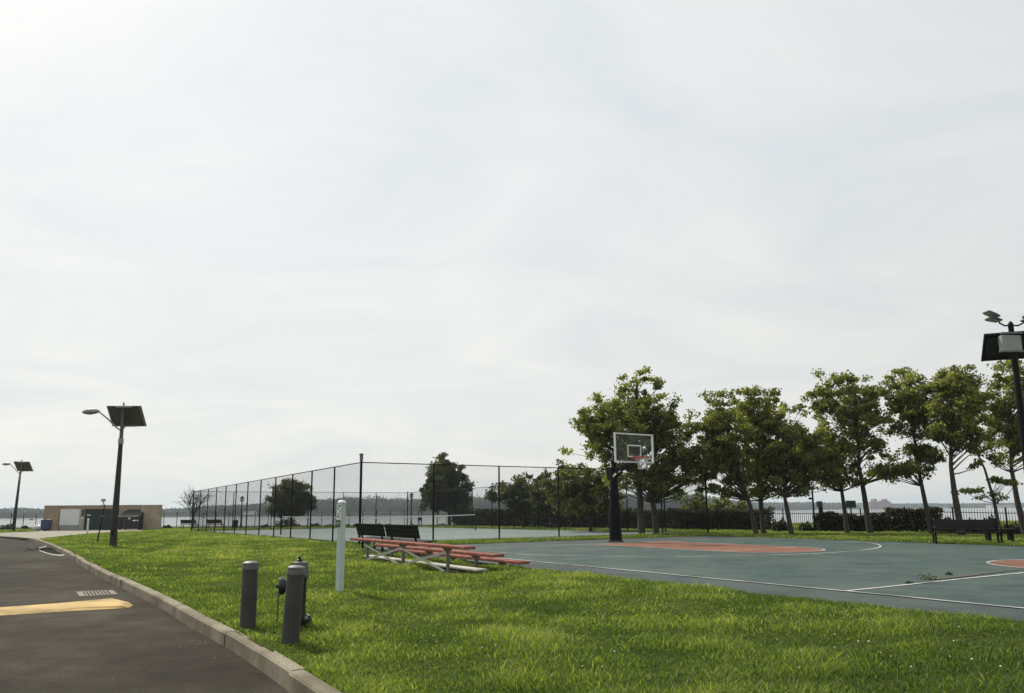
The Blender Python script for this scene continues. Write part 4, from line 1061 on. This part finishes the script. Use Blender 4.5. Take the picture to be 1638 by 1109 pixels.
mb.obj('lid_rib', 'lid', t)
MB().box((.62, -.03, zl_ * .72), (.52, .01, .1)).obj('label_strip', 'white', t)
MB().box((.05, -.03, zl_ * .88), (.2, .01, .12)).obj('label_square', 'white', t)
# blue bin
xa, xb = ex(68, DE - 1.4), ex(81.5, DE - 1.4)
t = thing('blue_bin', 'blue wheeled recycling bin at the left end of the brick enclosure', 'bin', ((xa + xb) / 2, DE - 1.4, zb)); t.scale = (.9, .7, .95); wdt = xb - xa
v = [(-wdt / 2 + .06, -.4, .1), (wdt / 2 - .06, -.4, .1), (wdt / 2 - .06, .4, .1), (-wdt / 2 + .06, .4, .1), (-wdt / 2, -.46, .93), (wdt / 2, -.46, .93), (wdt / 2, .46, .93), (-wdt / 2, .46, .93)]
MB().add(v, [(3, 2, 1, 0), (4, 5, 6, 7), (0, 1, 5, 4), (1, 2, 6, 5), (2, 3, 7, 6), (3, 0, 4, 7)]).obj('body', 'blue', t)
MB().box((0, 0, .97), (wdt + .06, 1.0, .08), bev=.03).obj('lid', 'blue', t)
MB().box((wdt * .3, -.05, 1.04), (.32, .3, .08), bev=.03).obj('white_lid_patch', 'white', t)
for sx in (-1, 1): MB().lathe((sx * (wdt / 2 - .16), .3, .1), [(.1, -.03), (.1, .03)], 12, axis=(1, 0, 0)).obj('wheel', 'black', t)
def lump(name, label, cat, c, rx, rz_, m, seed, group=None):
    rs = np.random.default_rng(seed); mb = MB(); n, k = 14, 8; mb.v = []
    ph = rs.uniform(0, 6, 6)
    for i in range(k + 1):
        th_ = math.pi * i / k
        for j in range(n):
            a = 2 * math.pi * j / n; r_ = 1 + .14 * math.sin(2 * a + ph[0] + th_ * 2) + .09 * math.sin(5 * a + ph[1]) * math.sin(th_ * 3 + ph[2])
            mb.v.append((c[0] + rx * r_ * math.sin(th_) * math.cos(a), c[1] + rx * r_ * .8 * math.sin(th_) * math.sin(a), c[2] + rz_ * .75 + rz_ * r_ * math.cos(th_)))
    for i in range(k):
        for j in range(n): mb.f.append((i * n + j, (i + 1) * n + j, (i + 1) * n + (j + 1) % n, i * n + (j + 1) % n))
    return tag(mb.obj(name, m, smooth=True), label, cat, group)
c = np.array([ex(60.5, DE - 1.6), DE - 1.6, zb])
lump('rubbish_bag', 'pale full rubbish bag lying on the ground left of the blue bin', 'bag', c, .42, .3, 'bag', 3)
lump('rubbish_bag', 'small dark rubbish bag pressed between the pale bag and the blue bin', 'bag', c + [.5, .3, 0], .28, .25, 'dumpster', 5)
# instrument pole behind the enclosure
q = at(162, 78); hh = dp(162, 798, 78)[2] - q[2]
t = thing('light_pole', 'thin pole with a small floodlight rising behind the brick enclosure', 'pole', q)
MB().tube([(0, 0, -.1), (0, 0, hh - .3)], .05, 6).obj('pole', 'galv', t)
MB().box((0, 0, hh - .15), (.42, .25, .3), bev=.05).box((-.2, 0, hh - .75), (.3, .2, .2), bev=.04).obj('lamp_head', 'lampgrey', t)

# ------------------------------------------------------------------ riverside fences
def picket_run(P, name, label, hh, panel, pick, mat_, post_extra=.12, postw=.06, pw=.018):
    P = [arr(p) for p in P]; ac = [0]
    for i in range(len(P) - 1): ac.append(ac[-1] + np.linalg.norm(P[i + 1] - P[i]))
    PP = np.array(P); f = lambda s: np.array([np.interp(s, ac, PP[:, 0]), np.interp(s, ac, PP[:, 1])])
    t = thing(name, label, 'fence', (*P[0], g1(*P[0]))); o_ = np.array(t.location); n = int(ac[-1] / panel)
    pproto = None
    for k in range(n + 1):
        q = f(k * panel); z = g1(*q)
        if pproto is None: pproto = o = MB().box((0, 0, (hh + post_extra) / 2 - .1), (postw, postw, hh + post_extra + .2)).obj('post', mat_, t)
        else: o = pproto.copy(); C.objects.link(o)
        o.location = np.array([q[0], q[1], z]) - o_
    for k in range(n):
        a, b = f(k * panel), f((k + 1) * panel); za, zb_ = g1(*a), g1(*b); dv = unit(np.append(b - a, 0)); nv = np.array([-dv[1], dv[0], 0]); mb = MB()
        A_ = np.array([*a, za]) - o_; B_ = np.array([*b, zb_]) - o_; tv = unit(B_ - A_)
        for z in (hh - .15, .14): mb.box((A_ + B_) / 2 + [0, 0, z], (panel - postw, .03, .035), (tv, nv, np.cross(tv, nv)))
        m_ = int(panel / pick)
        for j in range(1, m_):
            q = A_ + (B_ - A_) * j / m_; mb.box(q + [0, 0, hh / 2 + .03], (pw, pw, hh - .06), (dv, nv, (0, 0, 1)))
        mb.obj('panel', mat_, t)
    return t
picket_run(fence_line, 'picket_fence', 'black iron picket fence running in front of the hedges behind the court', 1.22, 2.4, .125, 'black')
picket_run(left_fence, 'riverside_fence', 'thin dark riverside railing beyond the tennis court', 1.5, 1.75, .22, 'blackmetal', .35, .07, .012)

# ------------------------------------------------------------------ promenade lamps, bin, signs
def prom_lamp(px, D, ytop, label):
    q = at(px, D); hh = dp(px, ytop, D)[2] - q[2]
    t = thing('promenade_lamp', label, 'lamp post', q, group='lantern posts along the riverside')
    MB().lathe((0, 0, 0), [(.16, -.1), (.16, .1), (.11, .3), (.07, .5), (.055, hh - .75), (.09, hh - .7)], 10).obj('post', 'blackmetal', t, True)
    MB().lathe((0, 0, hh - .7), [(.1, 0), (.2, .12), (.22, .3), (.17, .42)], 8).obj('lantern', 'glasslens', t)
    MB().lathe((0, 0, hh - .28), [(.25, 0), (.12, .14), (.03, .2), (.02, .28)], 8).obj('lantern_cap', 'blackmetal', t)
prom_lamp(385, 86, 793, 'far lantern post seen through the fence left of the round dark tree')
prom_lamp(657.5, 82, 787.5, 'far lantern post just left of the conical tree in the tennis court fence')
q = at(1303.5, 46); hh = dp(1303, 783, 46)[2] - q[2]
t = thing('lamp_pole', 'thin dark pole among the tree trunks right of the hedge gap', 'lamp post', q)
MB().tube([(0, 0, -.1), (0, 0, hh)], [.07, .05], 8).obj('pole', 'black', t); MB().box((-.12, 0, hh - .55), (.26, .14, .12), bev=.03).obj('junction_box', 'black', t)
MB().lathe((0, 0, hh), [(.08, 0), (.14, .08), (.05, .2)], 8).obj('lamp_cap', 'black', t)
q = at(376, 83); t = thing('litter_bin', 'dark litter bin beside the far lantern post', 'bin', q)
MB().lathe((0, 0, 0), [(.26, 0), (.28, .1), (.30, .72), (.31, .75)], 12).obj('body', 'blackmetal', t); MB().lathe((0, 0, .75), [(.32, 0), (.32, .05), (.2, .14), (.02, .16)], 12).obj('lid', 'blackmetal', t)
def small_sign(px, D, y0, y1, px0, px1, m, label, name='riverside_sign'):
    q = at(px, D); z0 = dp(px, y0, D)[2] - q[2]; z1 = dp(px, y1, D)[2] - q[2]; w_ = (px1 - px0) / F * D
    t = thing(name, label, 'sign', q)
    MB().box((0, .04, z0 / 2 - .05), (.06, .05, z0 + .1)).obj('post', 'blackmetal', t)
    MB().box(((px0 + px1) / 2 / F * D - px / F * D, 0, (z0 + z1) / 2), (w_, .03, z0 - z1), bev=.006).obj('board', m, t)
small_sign(670.5, 84, 827, 833, 668, 673.5, 'blackmetal', 'small dark notice sign on a post beyond the tennis net')
small_sign(1364, 43.5, 801, 812.5, 1356, 1372, 'green_sign', 'green sign board on a post behind the picket fence')
small_sign(1313.5, 44.5, 802, 811.5, 1309, 1318.5, 'polegrey', 'grey square sign board behind the picket fence', 'grey_sign')
q = at(1315, 46.5); hh = dp(1315, 810, 46.5)[2] - q[2]
t = thing('viewer_pedestal', 'dark rounded pedestal standing below the grey square sign', 'pedestal', q)
MB().lathe((0, 0, 0), [(.16, 0), (.12, .1), (.10, hh * .55), (.12, hh * .6), (.13, hh - .1), (.09, hh)], 12).obj('body', 'black', t, True)

# ------------------------------------------------------------------ trees
def bez(a, b, c, n=6): return [(1 - t) ** 2 * a + 2 * t * (1 - t) * b + t * t * c for t in np.linspace(0, 1, n)]
def tree(label, px, D, trunk, crown, nclump, per, leaf=.135, tr=.13, m='leaf', group=None, clr=.42, name='plane_tree', cat='tree', depth=1.0, bias=.42, ext=1.14):
    base = at(px, D); t = thing(name, label, cat, base, group=group)
    tp = [np.array([0, 0, -.15])] + [dp(x, y, D) - base for x, y in trunk]
    topi = tp[-1]
    mb = MB(); mb.tube([tp[0]] + tp[1:], list(np.linspace(tr, tr * .3, len(tp))), 9)
    ell = [(dp(x, y, D) - base, rx * 1.1 / F * D, ry * 1.03 / F * D) for x, y, rx, ry in crown]
    vol = np.array([rx * rx * ry for _, rx, ry in ell]); vol /= vol.sum()
    C_ = []; S_ = []; T_ = []
    acc_t = np.concatenate([[0], np.cumsum([np.linalg.norm(tp[i + 1] - tp[i]) for i in range(len(tp) - 1)])]); TP = np.array(tp)
    low = min(c[2] - ry for c, rx, ry in ell)
    for k in range(int(nclump * 1.65)):
        c, rx, ry = ell[rng.choice(len(ell), p=vol)]
        u = rng.normal(size=3); u /= np.linalg.norm(u); r_ = rng.random() ** bias * rng.choice([1.0, 1.0, ext])
        cc = c + u * r_ * np.array([rx, rx * depth, ry])
        # limb: leaves the trunk low, runs outwards and up
        hd = math.hypot(cc[0], cc[1])
        if k % 2 == 0:
            zt = min(cc[2] - .5 - .45 * hd, topi[2] - .3); zt = max(zt, min(low * .92, cc[2] - .1)); zt = max(zt, .9)
            s0 = np.interp(zt, TP[:, 2], acc_t); st_ = np.array([np.interp(s0, acc_t, TP[:, j]) for j in range(3)])
            rad0 = max(.018, tr * (1 - .75 * s0 / acc_t[-1]) * rng.uniform(.2, .42))
            mid = st_ * .5 + cc * .5 + np.array([0, 0, .02 * np.linalg.norm(cc - st_)]) + rng.normal(size=3) * .16
            mb.tube(bez(st_, mid, cc, 5), list(np.linspace(rad0, .007, 5)), 4, cap=False)
        n = int(per * (.62 if leaf < .14 else .5) * rng.uniform(.5, 1.5)); cr = clr * .66 * rng.uniform(.6, 1.4)
        q = rng.normal(size=(n, 3)); q /= np.linalg.norm(q, axis=1)[:, None]; q *= (rng.random((n, 1)) ** .6) * cr * np.array([1.2, 1.2, .75])
        # trailing spray
        q += np.outer(rng.random(n) * cr, unit(rng.normal(size=3) + [0, 0, .25]))
        C_.append(cc + q); S_.append(leaf * rng.uniform(.55, 1.25, n)); T_.append(np.clip(rng.normal(.18 + .5 * rng.random() ** 1.4, .17, n), 0, 1))
    mb.obj('trunk', 'bark', t, True)
    quads_obj('crown', np.concatenate(C_), np.concatenate(S_), m, t, aspect=.85, tint=np.concatenate(T_), up_bias=.35)
    return t
GRP = 'plane trees in the row behind the court'
tree('largest plane tree, with its crown peaking above the backboard', 1026, 38.5, [(1024, 800), (1018, 720), (1019, 610)],
     [(1019, 626, 34, 36), (1000, 672, 66, 46), (957, 672, 34, 36), (985, 715, 62, 34), (1050, 668, 32, 40)], 170, 150, group=GRP, tr=.2)
tree('dark plane tree with a leaning trunk right of the padded basketball pole', 1050, 38.5, [(1044, 800), (1040, 760), (1060, 680)],
     [(1065, 695, 30, 42), (1075, 738, 42, 30), (1035, 768, 58, 20), (1092, 768, 36, 20), (1098, 706, 28, 36), (1112, 745, 30, 24), (1078, 792, 34, 8)], 135, 130, group=GRP, tr=.16)
tree('low leafy tree just left of the padded basketball pole', 945, 45, [(944, 815), (942, 790), (938, 755)], [(928, 768, 42, 26), (905, 790, 36, 26), (958, 790, 36, 26), (935, 812, 38, 12)], 110, 130, leaf=.16, tr=.13, m='leaf_mid', name='small_tree', clr=.5)
tree('spiky low tree behind the tennis court with upswept twigs, left of its pair', 838, 58, [(838, 815), (838, 795), (838, 765)], [(838, 785, 26, 24), (808, 790, 30, 16), (852, 806, 32, 16), (832, 768, 12, 12)], 80, 110, leaf=.18, tr=.14, m='leaf_dark', name='small_tree', clr=.5)
tree('spiky low tree behind the tennis court, right of its pair and nearer the plane trees', 882, 56, [(883, 815), (882, 790), (880, 760)], [(878, 780, 30, 22), (895, 800, 34, 20), (864, 805, 28, 14), (872, 764, 9, 9), (905, 775, 18, 20)], 85, 110, leaf=.18, tr=.14, m='leaf_dark', name='small_tree', clr=.5)
tree('broad conical dark tree standing alone behind the tennis court', 719, 76, [(719, 820), (718, 780), (716, 735)], [(714, 738, 13, 10), (715, 752, 26, 14), (716, 770, 36, 17), (716, 788, 40, 17), (714, 804, 41, 13)], 190, 230, leaf=.2, tr=.2, m='leaf_dark', name='round_tree', clr=.62, ext=1.03)
tree('rounded tree with loose twigs seen through the left run of fence', 466, 78, [(466, 820), (467, 800), (470, 770)], [(471, 773, 15, 11), (468, 788, 28, 15), (464, 803, 34, 15), (462, 815, 33, 11), (488, 800, 18, 11)], 120, 190, leaf=.2, tr=.16, m='leaf_dark', name='round_tree', clr=.6, ext=1.06)
tree('plane tree with a slanting trunk, leftmost of the pair left of the middle gap', 1210, 38.3, [(1200, 810), (1186, 770), (1160, 680)], [(1148, 662, 30, 36), (1132, 700, 26, 36), (1164, 705, 40, 40), (1150, 745, 40, 26), (1192, 770, 32, 18), (1150, 786, 28, 9)], 140, 130, group=GRP, tr=.14)
tree('plane tree whose straight trunk stands beside the slanting one', 1221, 39.3, [(1217, 805), (1214, 770), (1212, 660)], [(1198, 650, 34, 32), (1225, 660, 22, 40), (1212, 700, 42, 44), (1216, 748, 42, 28), (1196, 788, 30, 9), (1236, 782, 28, 9)], 140, 130, group=GRP, tr=.15)
tree('plane tree with a forked lower trunk near the hedge gap', 1266, 38.0, [(1259, 815), (1254, 790), (1262, 680)], [(1262, 676, 26, 34), (1268, 722, 42, 40), (1296, 745, 34, 28), (1250, 760, 32, 20), (1286, 782, 30, 9)], 130, 130, group=GRP, tr=.14)
tree('low spreading plane tree left of the green sign', 1355, 39.0, [(1350, 810), (1344, 770), (1330, 710)], [(1310, 715, 34, 32), (1332, 738, 34, 24), (1310, 764, 30, 14), (1352, 772, 28, 8)], 95, 120, group=GRP, tr=.13)
tree('tall plane tree whose trunk stands right of the green sign', 1391, 39.0, [(1382, 790), (1374, 745), (1368, 620)], [(1348, 622, 38, 30), (1388, 630, 22, 28), (1366, 664, 58, 36), (1378, 706, 46, 28), (1408, 752, 38, 16), (1432, 738, 22, 14), (1352, 640, 50, 30)], 135, 135, group=GRP, tr=.16)
tree('plane tree with a thin leaning trunk behind the low hedge', 1490, 38.0, [(1477, 790), (1468, 745), (1455, 640)], [(1450, 622, 32, 30), (1462, 662, 40, 38), (1482, 725, 36, 18), (1444, 752, 34, 12), (1478, 765, 20, 6)], 115, 130, group=GRP, tr=.13)
tree('plane tree with a thick forked trunk behind the armrest bench', 1538, 36.0, [(1527, 790), (1521, 745), (1522, 630)], [(1522, 612, 40, 26), (1528, 652, 46, 36), (1518, 692, 42, 20), (1560, 705, 26, 24), (1545, 742, 26, 8)], 125, 130, group=GRP, tr=.17)
tree('plane tree behind the floodlight mast at the end of the row', 1640, 36.5, [(1627, 800), (1618, 750), (1614, 640)], [(1604, 640, 32, 44), (1628, 608, 28, 36), (1622, 690, 44, 36), (1600, 735, 28, 12), (1660, 660, 40, 70)], 140, 130, group=GRP, tr=.16)
tree('slender leaning tree with sparse horizontal sprays behind the armrest bench', 1600, 36.0, [(1590, 800), (1575, 750), (1558, 715)], [(1556, 785, 20, 4), (1590, 796, 16, 4), (1608, 772, 20, 5), (1540, 772, 14, 3)], 16, 60, group=None, tr=.09, name='slender_tree', clr=.3, leaf=.14)
# bare tree
base = at(308, 76); t = thing('bare_tree', 'leafless tree beside the far end of the tennis court fence', 'tree', base); mb = MB()
def grow_b(p, d_, l_, r_, n):
    q = p + d_ * l_; md = p + d_ * l_ * .5 + rng.normal(size=3) * l_ * .05; mb.tube([p, md, q], [r_, r_ * .85, r_ * .65], 5, cap=False)
    if n == 0: return
    for k in range(3 if n > 1 else 4):
        nd = unit(d_ + rng.normal(size=3) * .36 + [0, 0, .12]); grow_b(q if k < 2 else md, nd, l_ * rng.uniform(.62, .86), r_ * .6, n - 1)
mb.tube([(0, 0, -.1), (.02, 0, .9), (0, 0, 1.5)], [.12, .10, .08], 7)
for k in range(9):
    a_ = k * 2.4; tl_ = .25 + .42 * (k % 3) / 2
    grow_b(np.array([0, 0, .95 + .07 * k]), unit([math.sin(tl_) * math.cos(a_), math.sin(tl_) * math.sin(a_), math.cos(tl_)]), 1.05, .045, 3)
mb.obj('trunk', 'bark', t)

def shrub(label, px, D, ytop, wpx, name='shrub', m='hedge_leaf', n=380, leaf=.16, group=None, dep=.8):
    q = at(px, D); hh = max(.3, dp(px, ytop, D)[2] - q[2]); rx = wpx / 2 / F * D
    u = rng.normal(size=(n, 3)); u /= np.linalg.norm(u, axis=1)[:, None]; u[:, 2] = np.abs(u[:, 2]); u *= rng.uniform(.5, 1.05, (n, 1)) * (1 + .15 * np.sin(u[:, :1] * 7))
    t = thing(name, label, 'shrub', q, group=group)
    quads_obj('foliage', u * [rx, rx * dep, hh], leaf * rng.uniform(.6, 1.3, n), m, t, aspect=.8)
    mb = MB()
    for k in range(6): a = k * 1.05; mb.tube([(0, 0, -.05), (rx * .35 * math.cos(a), rx * .35 * math.sin(a), hh * .7)], [.03, .012], 4)
    mb.obj('stem', 'bark', t)
SG = 'shrubs along the riverside railing'
for px, D, yt, w_, lab in ((505, 87, 838, 17, 'rounded dark shrub by the railing left of the pale marker post'), (527, 87, 841, 14, 'low dark shrub immediately left of the pale marker post'), (425, 87, 841, 16, 'low shrub by the railing left of the rounded tree'),
                           (460, 77, 829, 40, 'dense dark bush at the foot of the rounded tree'), (556, 88, 842, 12, 'small shrub by the railing right of the pale marker post'), (40, 92, 842, 10, 'rounded shrub by the railing right of the far lamp'), (11, 88, 839.5, 26, 'leafy green shrub left of the far lamp base'),
                           (708, 84, 842, 16, 'low shrub left of the conical tree trunk'), (268, 88, 843, 14, 'low shrub right of the brick enclosure'), (570, 86, 843.5, 9, 'tiny shrub beside the fence corner post')):
    shrub(lab, px, D, yt, w_, group=SG, n=420, leaf=.2)
for px, D, yt, w_, lab in ((1115, 56, 786, 50, 'olive bush rising behind the hedge right of the goal'), (1158, 57, 792, 48, 'wide olive bush behind the hedge before the slanting trunk'), (1185, 54, 800, 40, 'loose olive bush behind the hedge at the slanting trunk'), (985, 60, 800, 60, 'dark bush behind the hedge at the padded pole')):
    shrub(lab, px, D, yt, w_, m='leaf_mid', n=1500, leaf=.24, group='bushes rising behind the hedge')
for px, D, yt, w_, lab in ((1515, 40.5, 829, 26, 'low shrub at the fence between two leaning trunks'), (1550, 39.5, 831, 40, 'low shrub behind the backrest of the armrest bench'), (1585, 38.6, 828, 30, 'low shrub at the fence by the slender tree'), (1622, 38, 838, 40, 'low dark shrub at the fence end under the last tree'),
                           (1250, 45.5, 832, 26, 'shrub at the left side of the hedge gap'), (1290, 45.5, 836, 22, 'thin shrub inside the hedge gap')):
    shrub(lab, px, D, yt, w_, n=900, leaf=.13, group='low shrubs along the picket fence')
# hedges
def hedge(label, pa, pb, hh, thick, seed, wild=.08, dn_=420, m='hedge_leaf', leaf=.13):
    a, b = arr(pa)[:2], arr(pb)[:2]; ln = np.linalg.norm(b - a); dv = unit(np.append(b - a, 0)); nv = np.array([-dv[1], dv[0], 0])
    z = g1(*((a + b) / 2)) ; t = thing('hedge', label, 'hedge', (*((a + b) / 2), z), math.atan2(dv[1], dv[0]), 'hedges behind the court')
    n = int(dn_ * 2.4 * ln); q = np.empty((n, 3)); q[:, 0] = rng.uniform(-ln / 2, ln / 2, n); q[:, 1] = rng.uniform(-.5, .5, n) * thick
    top = hh * (1 + wild * (np.sin(q[:, 0] * 1.7 + seed) * .6 + np.sin(q[:, 0] * 5.3 + seed * 2) * .4)); q[:, 2] = top * np.minimum(1.0, rng.random(n) ** .75 * 1.06)
    q += rng.normal(size=q.shape) * .03
    quads_obj('foliage', q, leaf * rng.uniform(.6, 1.35, n), m, t, aspect=.8)
    mb = MB()
    for k in range(int(ln / .6)): x = -ln / 2 + .3 + k * .6; mb.tube([(x, 0, -.1), (x + .1, .05, hh * .8)], [.03, .012], 4)
    mb.obj('stem', 'bark', t)
def fl_at(px, off):                                    # point on the hedge row (behind the fence) in photo column px
    d_ = ray(px, 835); d_ = d_[:2] / d_[1]; best = None
    for t in np.linspace(-.4, 1.6, 800):
        q = fence_line[0] + (fence_line[1] - fence_line[0]) * t + np.array([.75, .66]) * off
        e = abs(q[0] / q[1] - d_[0])
        if best is None or e < best[0]: best = (e, q)
    return best[1]
ha, hb = dp(730, 835, 74)[:2], dp(846, 835, 64)[:2]
hedge('clipped dark hedge block behind the far end of the tennis court', ha, hb, 1.45, 1.3, 1, .02, 620, leaf=.17)
hedge('dark hedge under the spiky trees behind the tennis court', dp(850, 835, 63.5)[:2], dp(975, 835, 58)[:2], 1.35, 1.2, 2, .12, 420, leaf=.16)
hedge('long dark hedge behind the padded pole and the slanting trunk', dp(978, 835, 57.5)[:2], fl_at(1236, 1.3), 1.3, 1.1, 3, .1, 560)
hedge('uneven dark hedge behind the green sign, right of the gap', fl_at(1306, 1.0), fl_at(1420, 1.0), 1.0, .9, 4, .16, 620)
hedge('bushy dark hedge left of the armrest bench', fl_at(1422, 1.0), fl_at(1505, 1.0), 1.25, 1.0, 5, .1, 650)

# ------------------------------------------------------------------ grass blades and clover
def vnoise(x, y, s, seed):
    rs = np.random.default_rng(seed); o = np.zeros_like(x)
    for k in range(7):
        a = rs.uniform(0, 6.28); f = s * rs.uniform(.6, 1.7); o += np.sin((x * math.cos(a) + y * math.sin(a)) * f + rs.uniform(0, 6.28))
    return o / 7 ** .5
def blades():
    P = []; 
    for y0 in np.arange(3.6, 72, .5):
        Dm = y0 + .25; n_m2 = min(4300, 3500 * (7 / max(Dm, 5)) ** 1.4)
        xl, xr = -.72 * Dm - 1.2, .75 * Dm + 1.2; n = int((xr - xl) * .5 * n_m2)
        q = np.stack([rng.uniform(xl, xr, n), rng.uniform(y0, y0 + .5, n)], 1); P.append(q)
    P = np.concatenate(P)
    cp = np.array(curb_s); ok = ~(inside(P, shift_in(road_poly, len(curb_s), .01)) | inside(P, court_poly) | inside(P, pad_poly) | inside(P, tennis_poly))
    P = P[ok]
    sx, sy = P[:, 0], P[:, 1]
    bare = vnoise(sx, sy, 1.1, 3) > 1.7
    P = P[~(bare & (rng.random(len(P)) < .7))]; x, y = P[:, 0], P[:, 1]; n = len(P)
    Dm = y; z = gz(x, y)
    patch = vnoise(x, y, .8, 11); fine = vnoise(x, y, 6.5, 12); mid_ = vnoise(x, y, 2.3, 15)
    h = (.036 + .014 * np.clip(fine, -1.6, 2) + .012 * mid_ + .006 * patch) * rng.uniform(.5, 1.4, n) ; h = np.clip(h, .014, .13)
    tall = rng.random(n) < .05; h[tall] *= 1.6
    w = .0042 * (np.maximum(Dm, 6) / 7) ** .72 * rng.uniform(.7, 1.4, n)
    a = rng.uniform(0, 2 * math.pi, n); lean = rng.uniform(.2, 1.5, n) * h; la = rng.uniform(0, 2 * math.pi, n)
    dx, dy = np.cos(a) * w, np.sin(a) * w; lx_, ly_ = np.cos(la) * lean, np.sin(la) * lean
    V = np.empty((n, 5, 3))
    V[:, 0] = np.stack([x - dx, y - dy, z - .01], 1); V[:, 1] = np.stack([x + dx, y + dy, z - .01], 1)
    V[:, 2] = np.stack([x + dx * .8 + lx_ * .35, y + dy * .8 + ly_ * .35, z + h * .6], 1); V[:, 3] = np.stack([x - dx * .8 + lx_ * .35, y - dy * .8 + ly_ * .35, z + h * .6], 1)
    V[:, 4] = np.stack([x + lx_, y + ly_, z + h], 1)
    me = bpy.data.meshes.new('grass'); me.vertices.add(5 * n); me.vertices.foreach_set('co', V.reshape(-1).astype(np.float32))
    idx = (np.arange(n)[:, None] * 5 + np.array([0, 1, 2, 3, 3, 2, 4])).astype(np.int32).ravel()
    me.loops.add(7 * n); me.loops.foreach_set('vertex_index', idx); me.polygons.add(2 * n)
    ls = (np.arange(n)[:, None] * 7 + np.array([0, 4])).astype(np.int32).ravel(); me.polygons.foreach_set('loop_start', ls)
    near_oval = np.clip(1 - ((x - 3.2) / 5.5) ** 2 - ((y - 6.2) / 2.6) ** 2, 0, 1) ** .5  # oval of duller, darker blade tint at the near right
    tint = np.clip(.41 + .12 * patch + .12 * mid_ + .15 * fine + rng.normal(0, .22, n) - .17 * near_oval, 0, 1); tint[tall] = np.clip(tint[tall] + .3, 0, 1)
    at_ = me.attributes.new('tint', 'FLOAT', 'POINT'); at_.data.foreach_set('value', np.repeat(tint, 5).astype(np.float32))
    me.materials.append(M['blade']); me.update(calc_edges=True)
    o = bpy.data.objects.new('grass', me); C.objects.link(o); tag(o, kind='stuff'); print('blades', n)
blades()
mb = MB()
for k in range(48):
    px, py = random.choice(((random.uniform(760, 1010), random.uniform(985, 1095)), (random.uniform(1200, 1620), random.uniform(985, 1080)), (random.uniform(560, 1100), random.uniform(950, 1090))))
    q = on(px, py)
    if inside(q[:2], court_poly)[0]: continue
    s = random.uniform(.004, .009); mb.lathe((q[0], q[1], q[2] + .04), [(s * .4, 0), (s, s * .6), (s * .8, s * 1.3), (s * .2, s * 1.7)], 6)
tag(mb.obj('clover', 'clover'), kind='stuff')
# weeds in the court crack
def weed(px, py, s, label):
    q = gp(px, py, CZ); n = 90; u = rng.normal(size=(n, 3)); u[:, 2] = np.abs(u[:, 2]); u /= np.linalg.norm(u, axis=1)[:, None]
    o = quads_obj('weed', np.array([q[0], q[1], CZ]) + u * rng.uniform(.2, 1, (n, 1)) * [s, s, s * .8], .035, 'leaf_dark')
    tag(o, label, 'weed', 'weeds in the court crack')
weed(1484, 927.5, .16, 'largest weed tuft growing from the court crack')
weed(1455, 934, .06, 'small weed by the sideline end of the court crack')
weed(1518, 920, .07, 'small weed in the middle of the court crack')

# ------------------------------------------------------------------ haze
m = bpy.data.materials.new('haze'); m.use_nodes = True; t = m.node_tree; t.nodes.remove(t.nodes['Principled BSDF'])
pv = t.nodes.new('ShaderNodeVolumePrincipled'); pv.inputs['Color'].default_value = (.80, .91, 1.0, 1); pv.inputs['Density'].default_value = .00022; pv.inputs['Anisotropy'].default_value = .2
t.links.new(pv.outputs[0], t.nodes['Material Output'].inputs['Volume']); M['haze'] = m
o = MB().box((0, 2290, 27), (9800, 5600, 66)).obj('haze', 'haze'); tag(o, kind='stuff')
print('objects', len(bpy.data.objects))
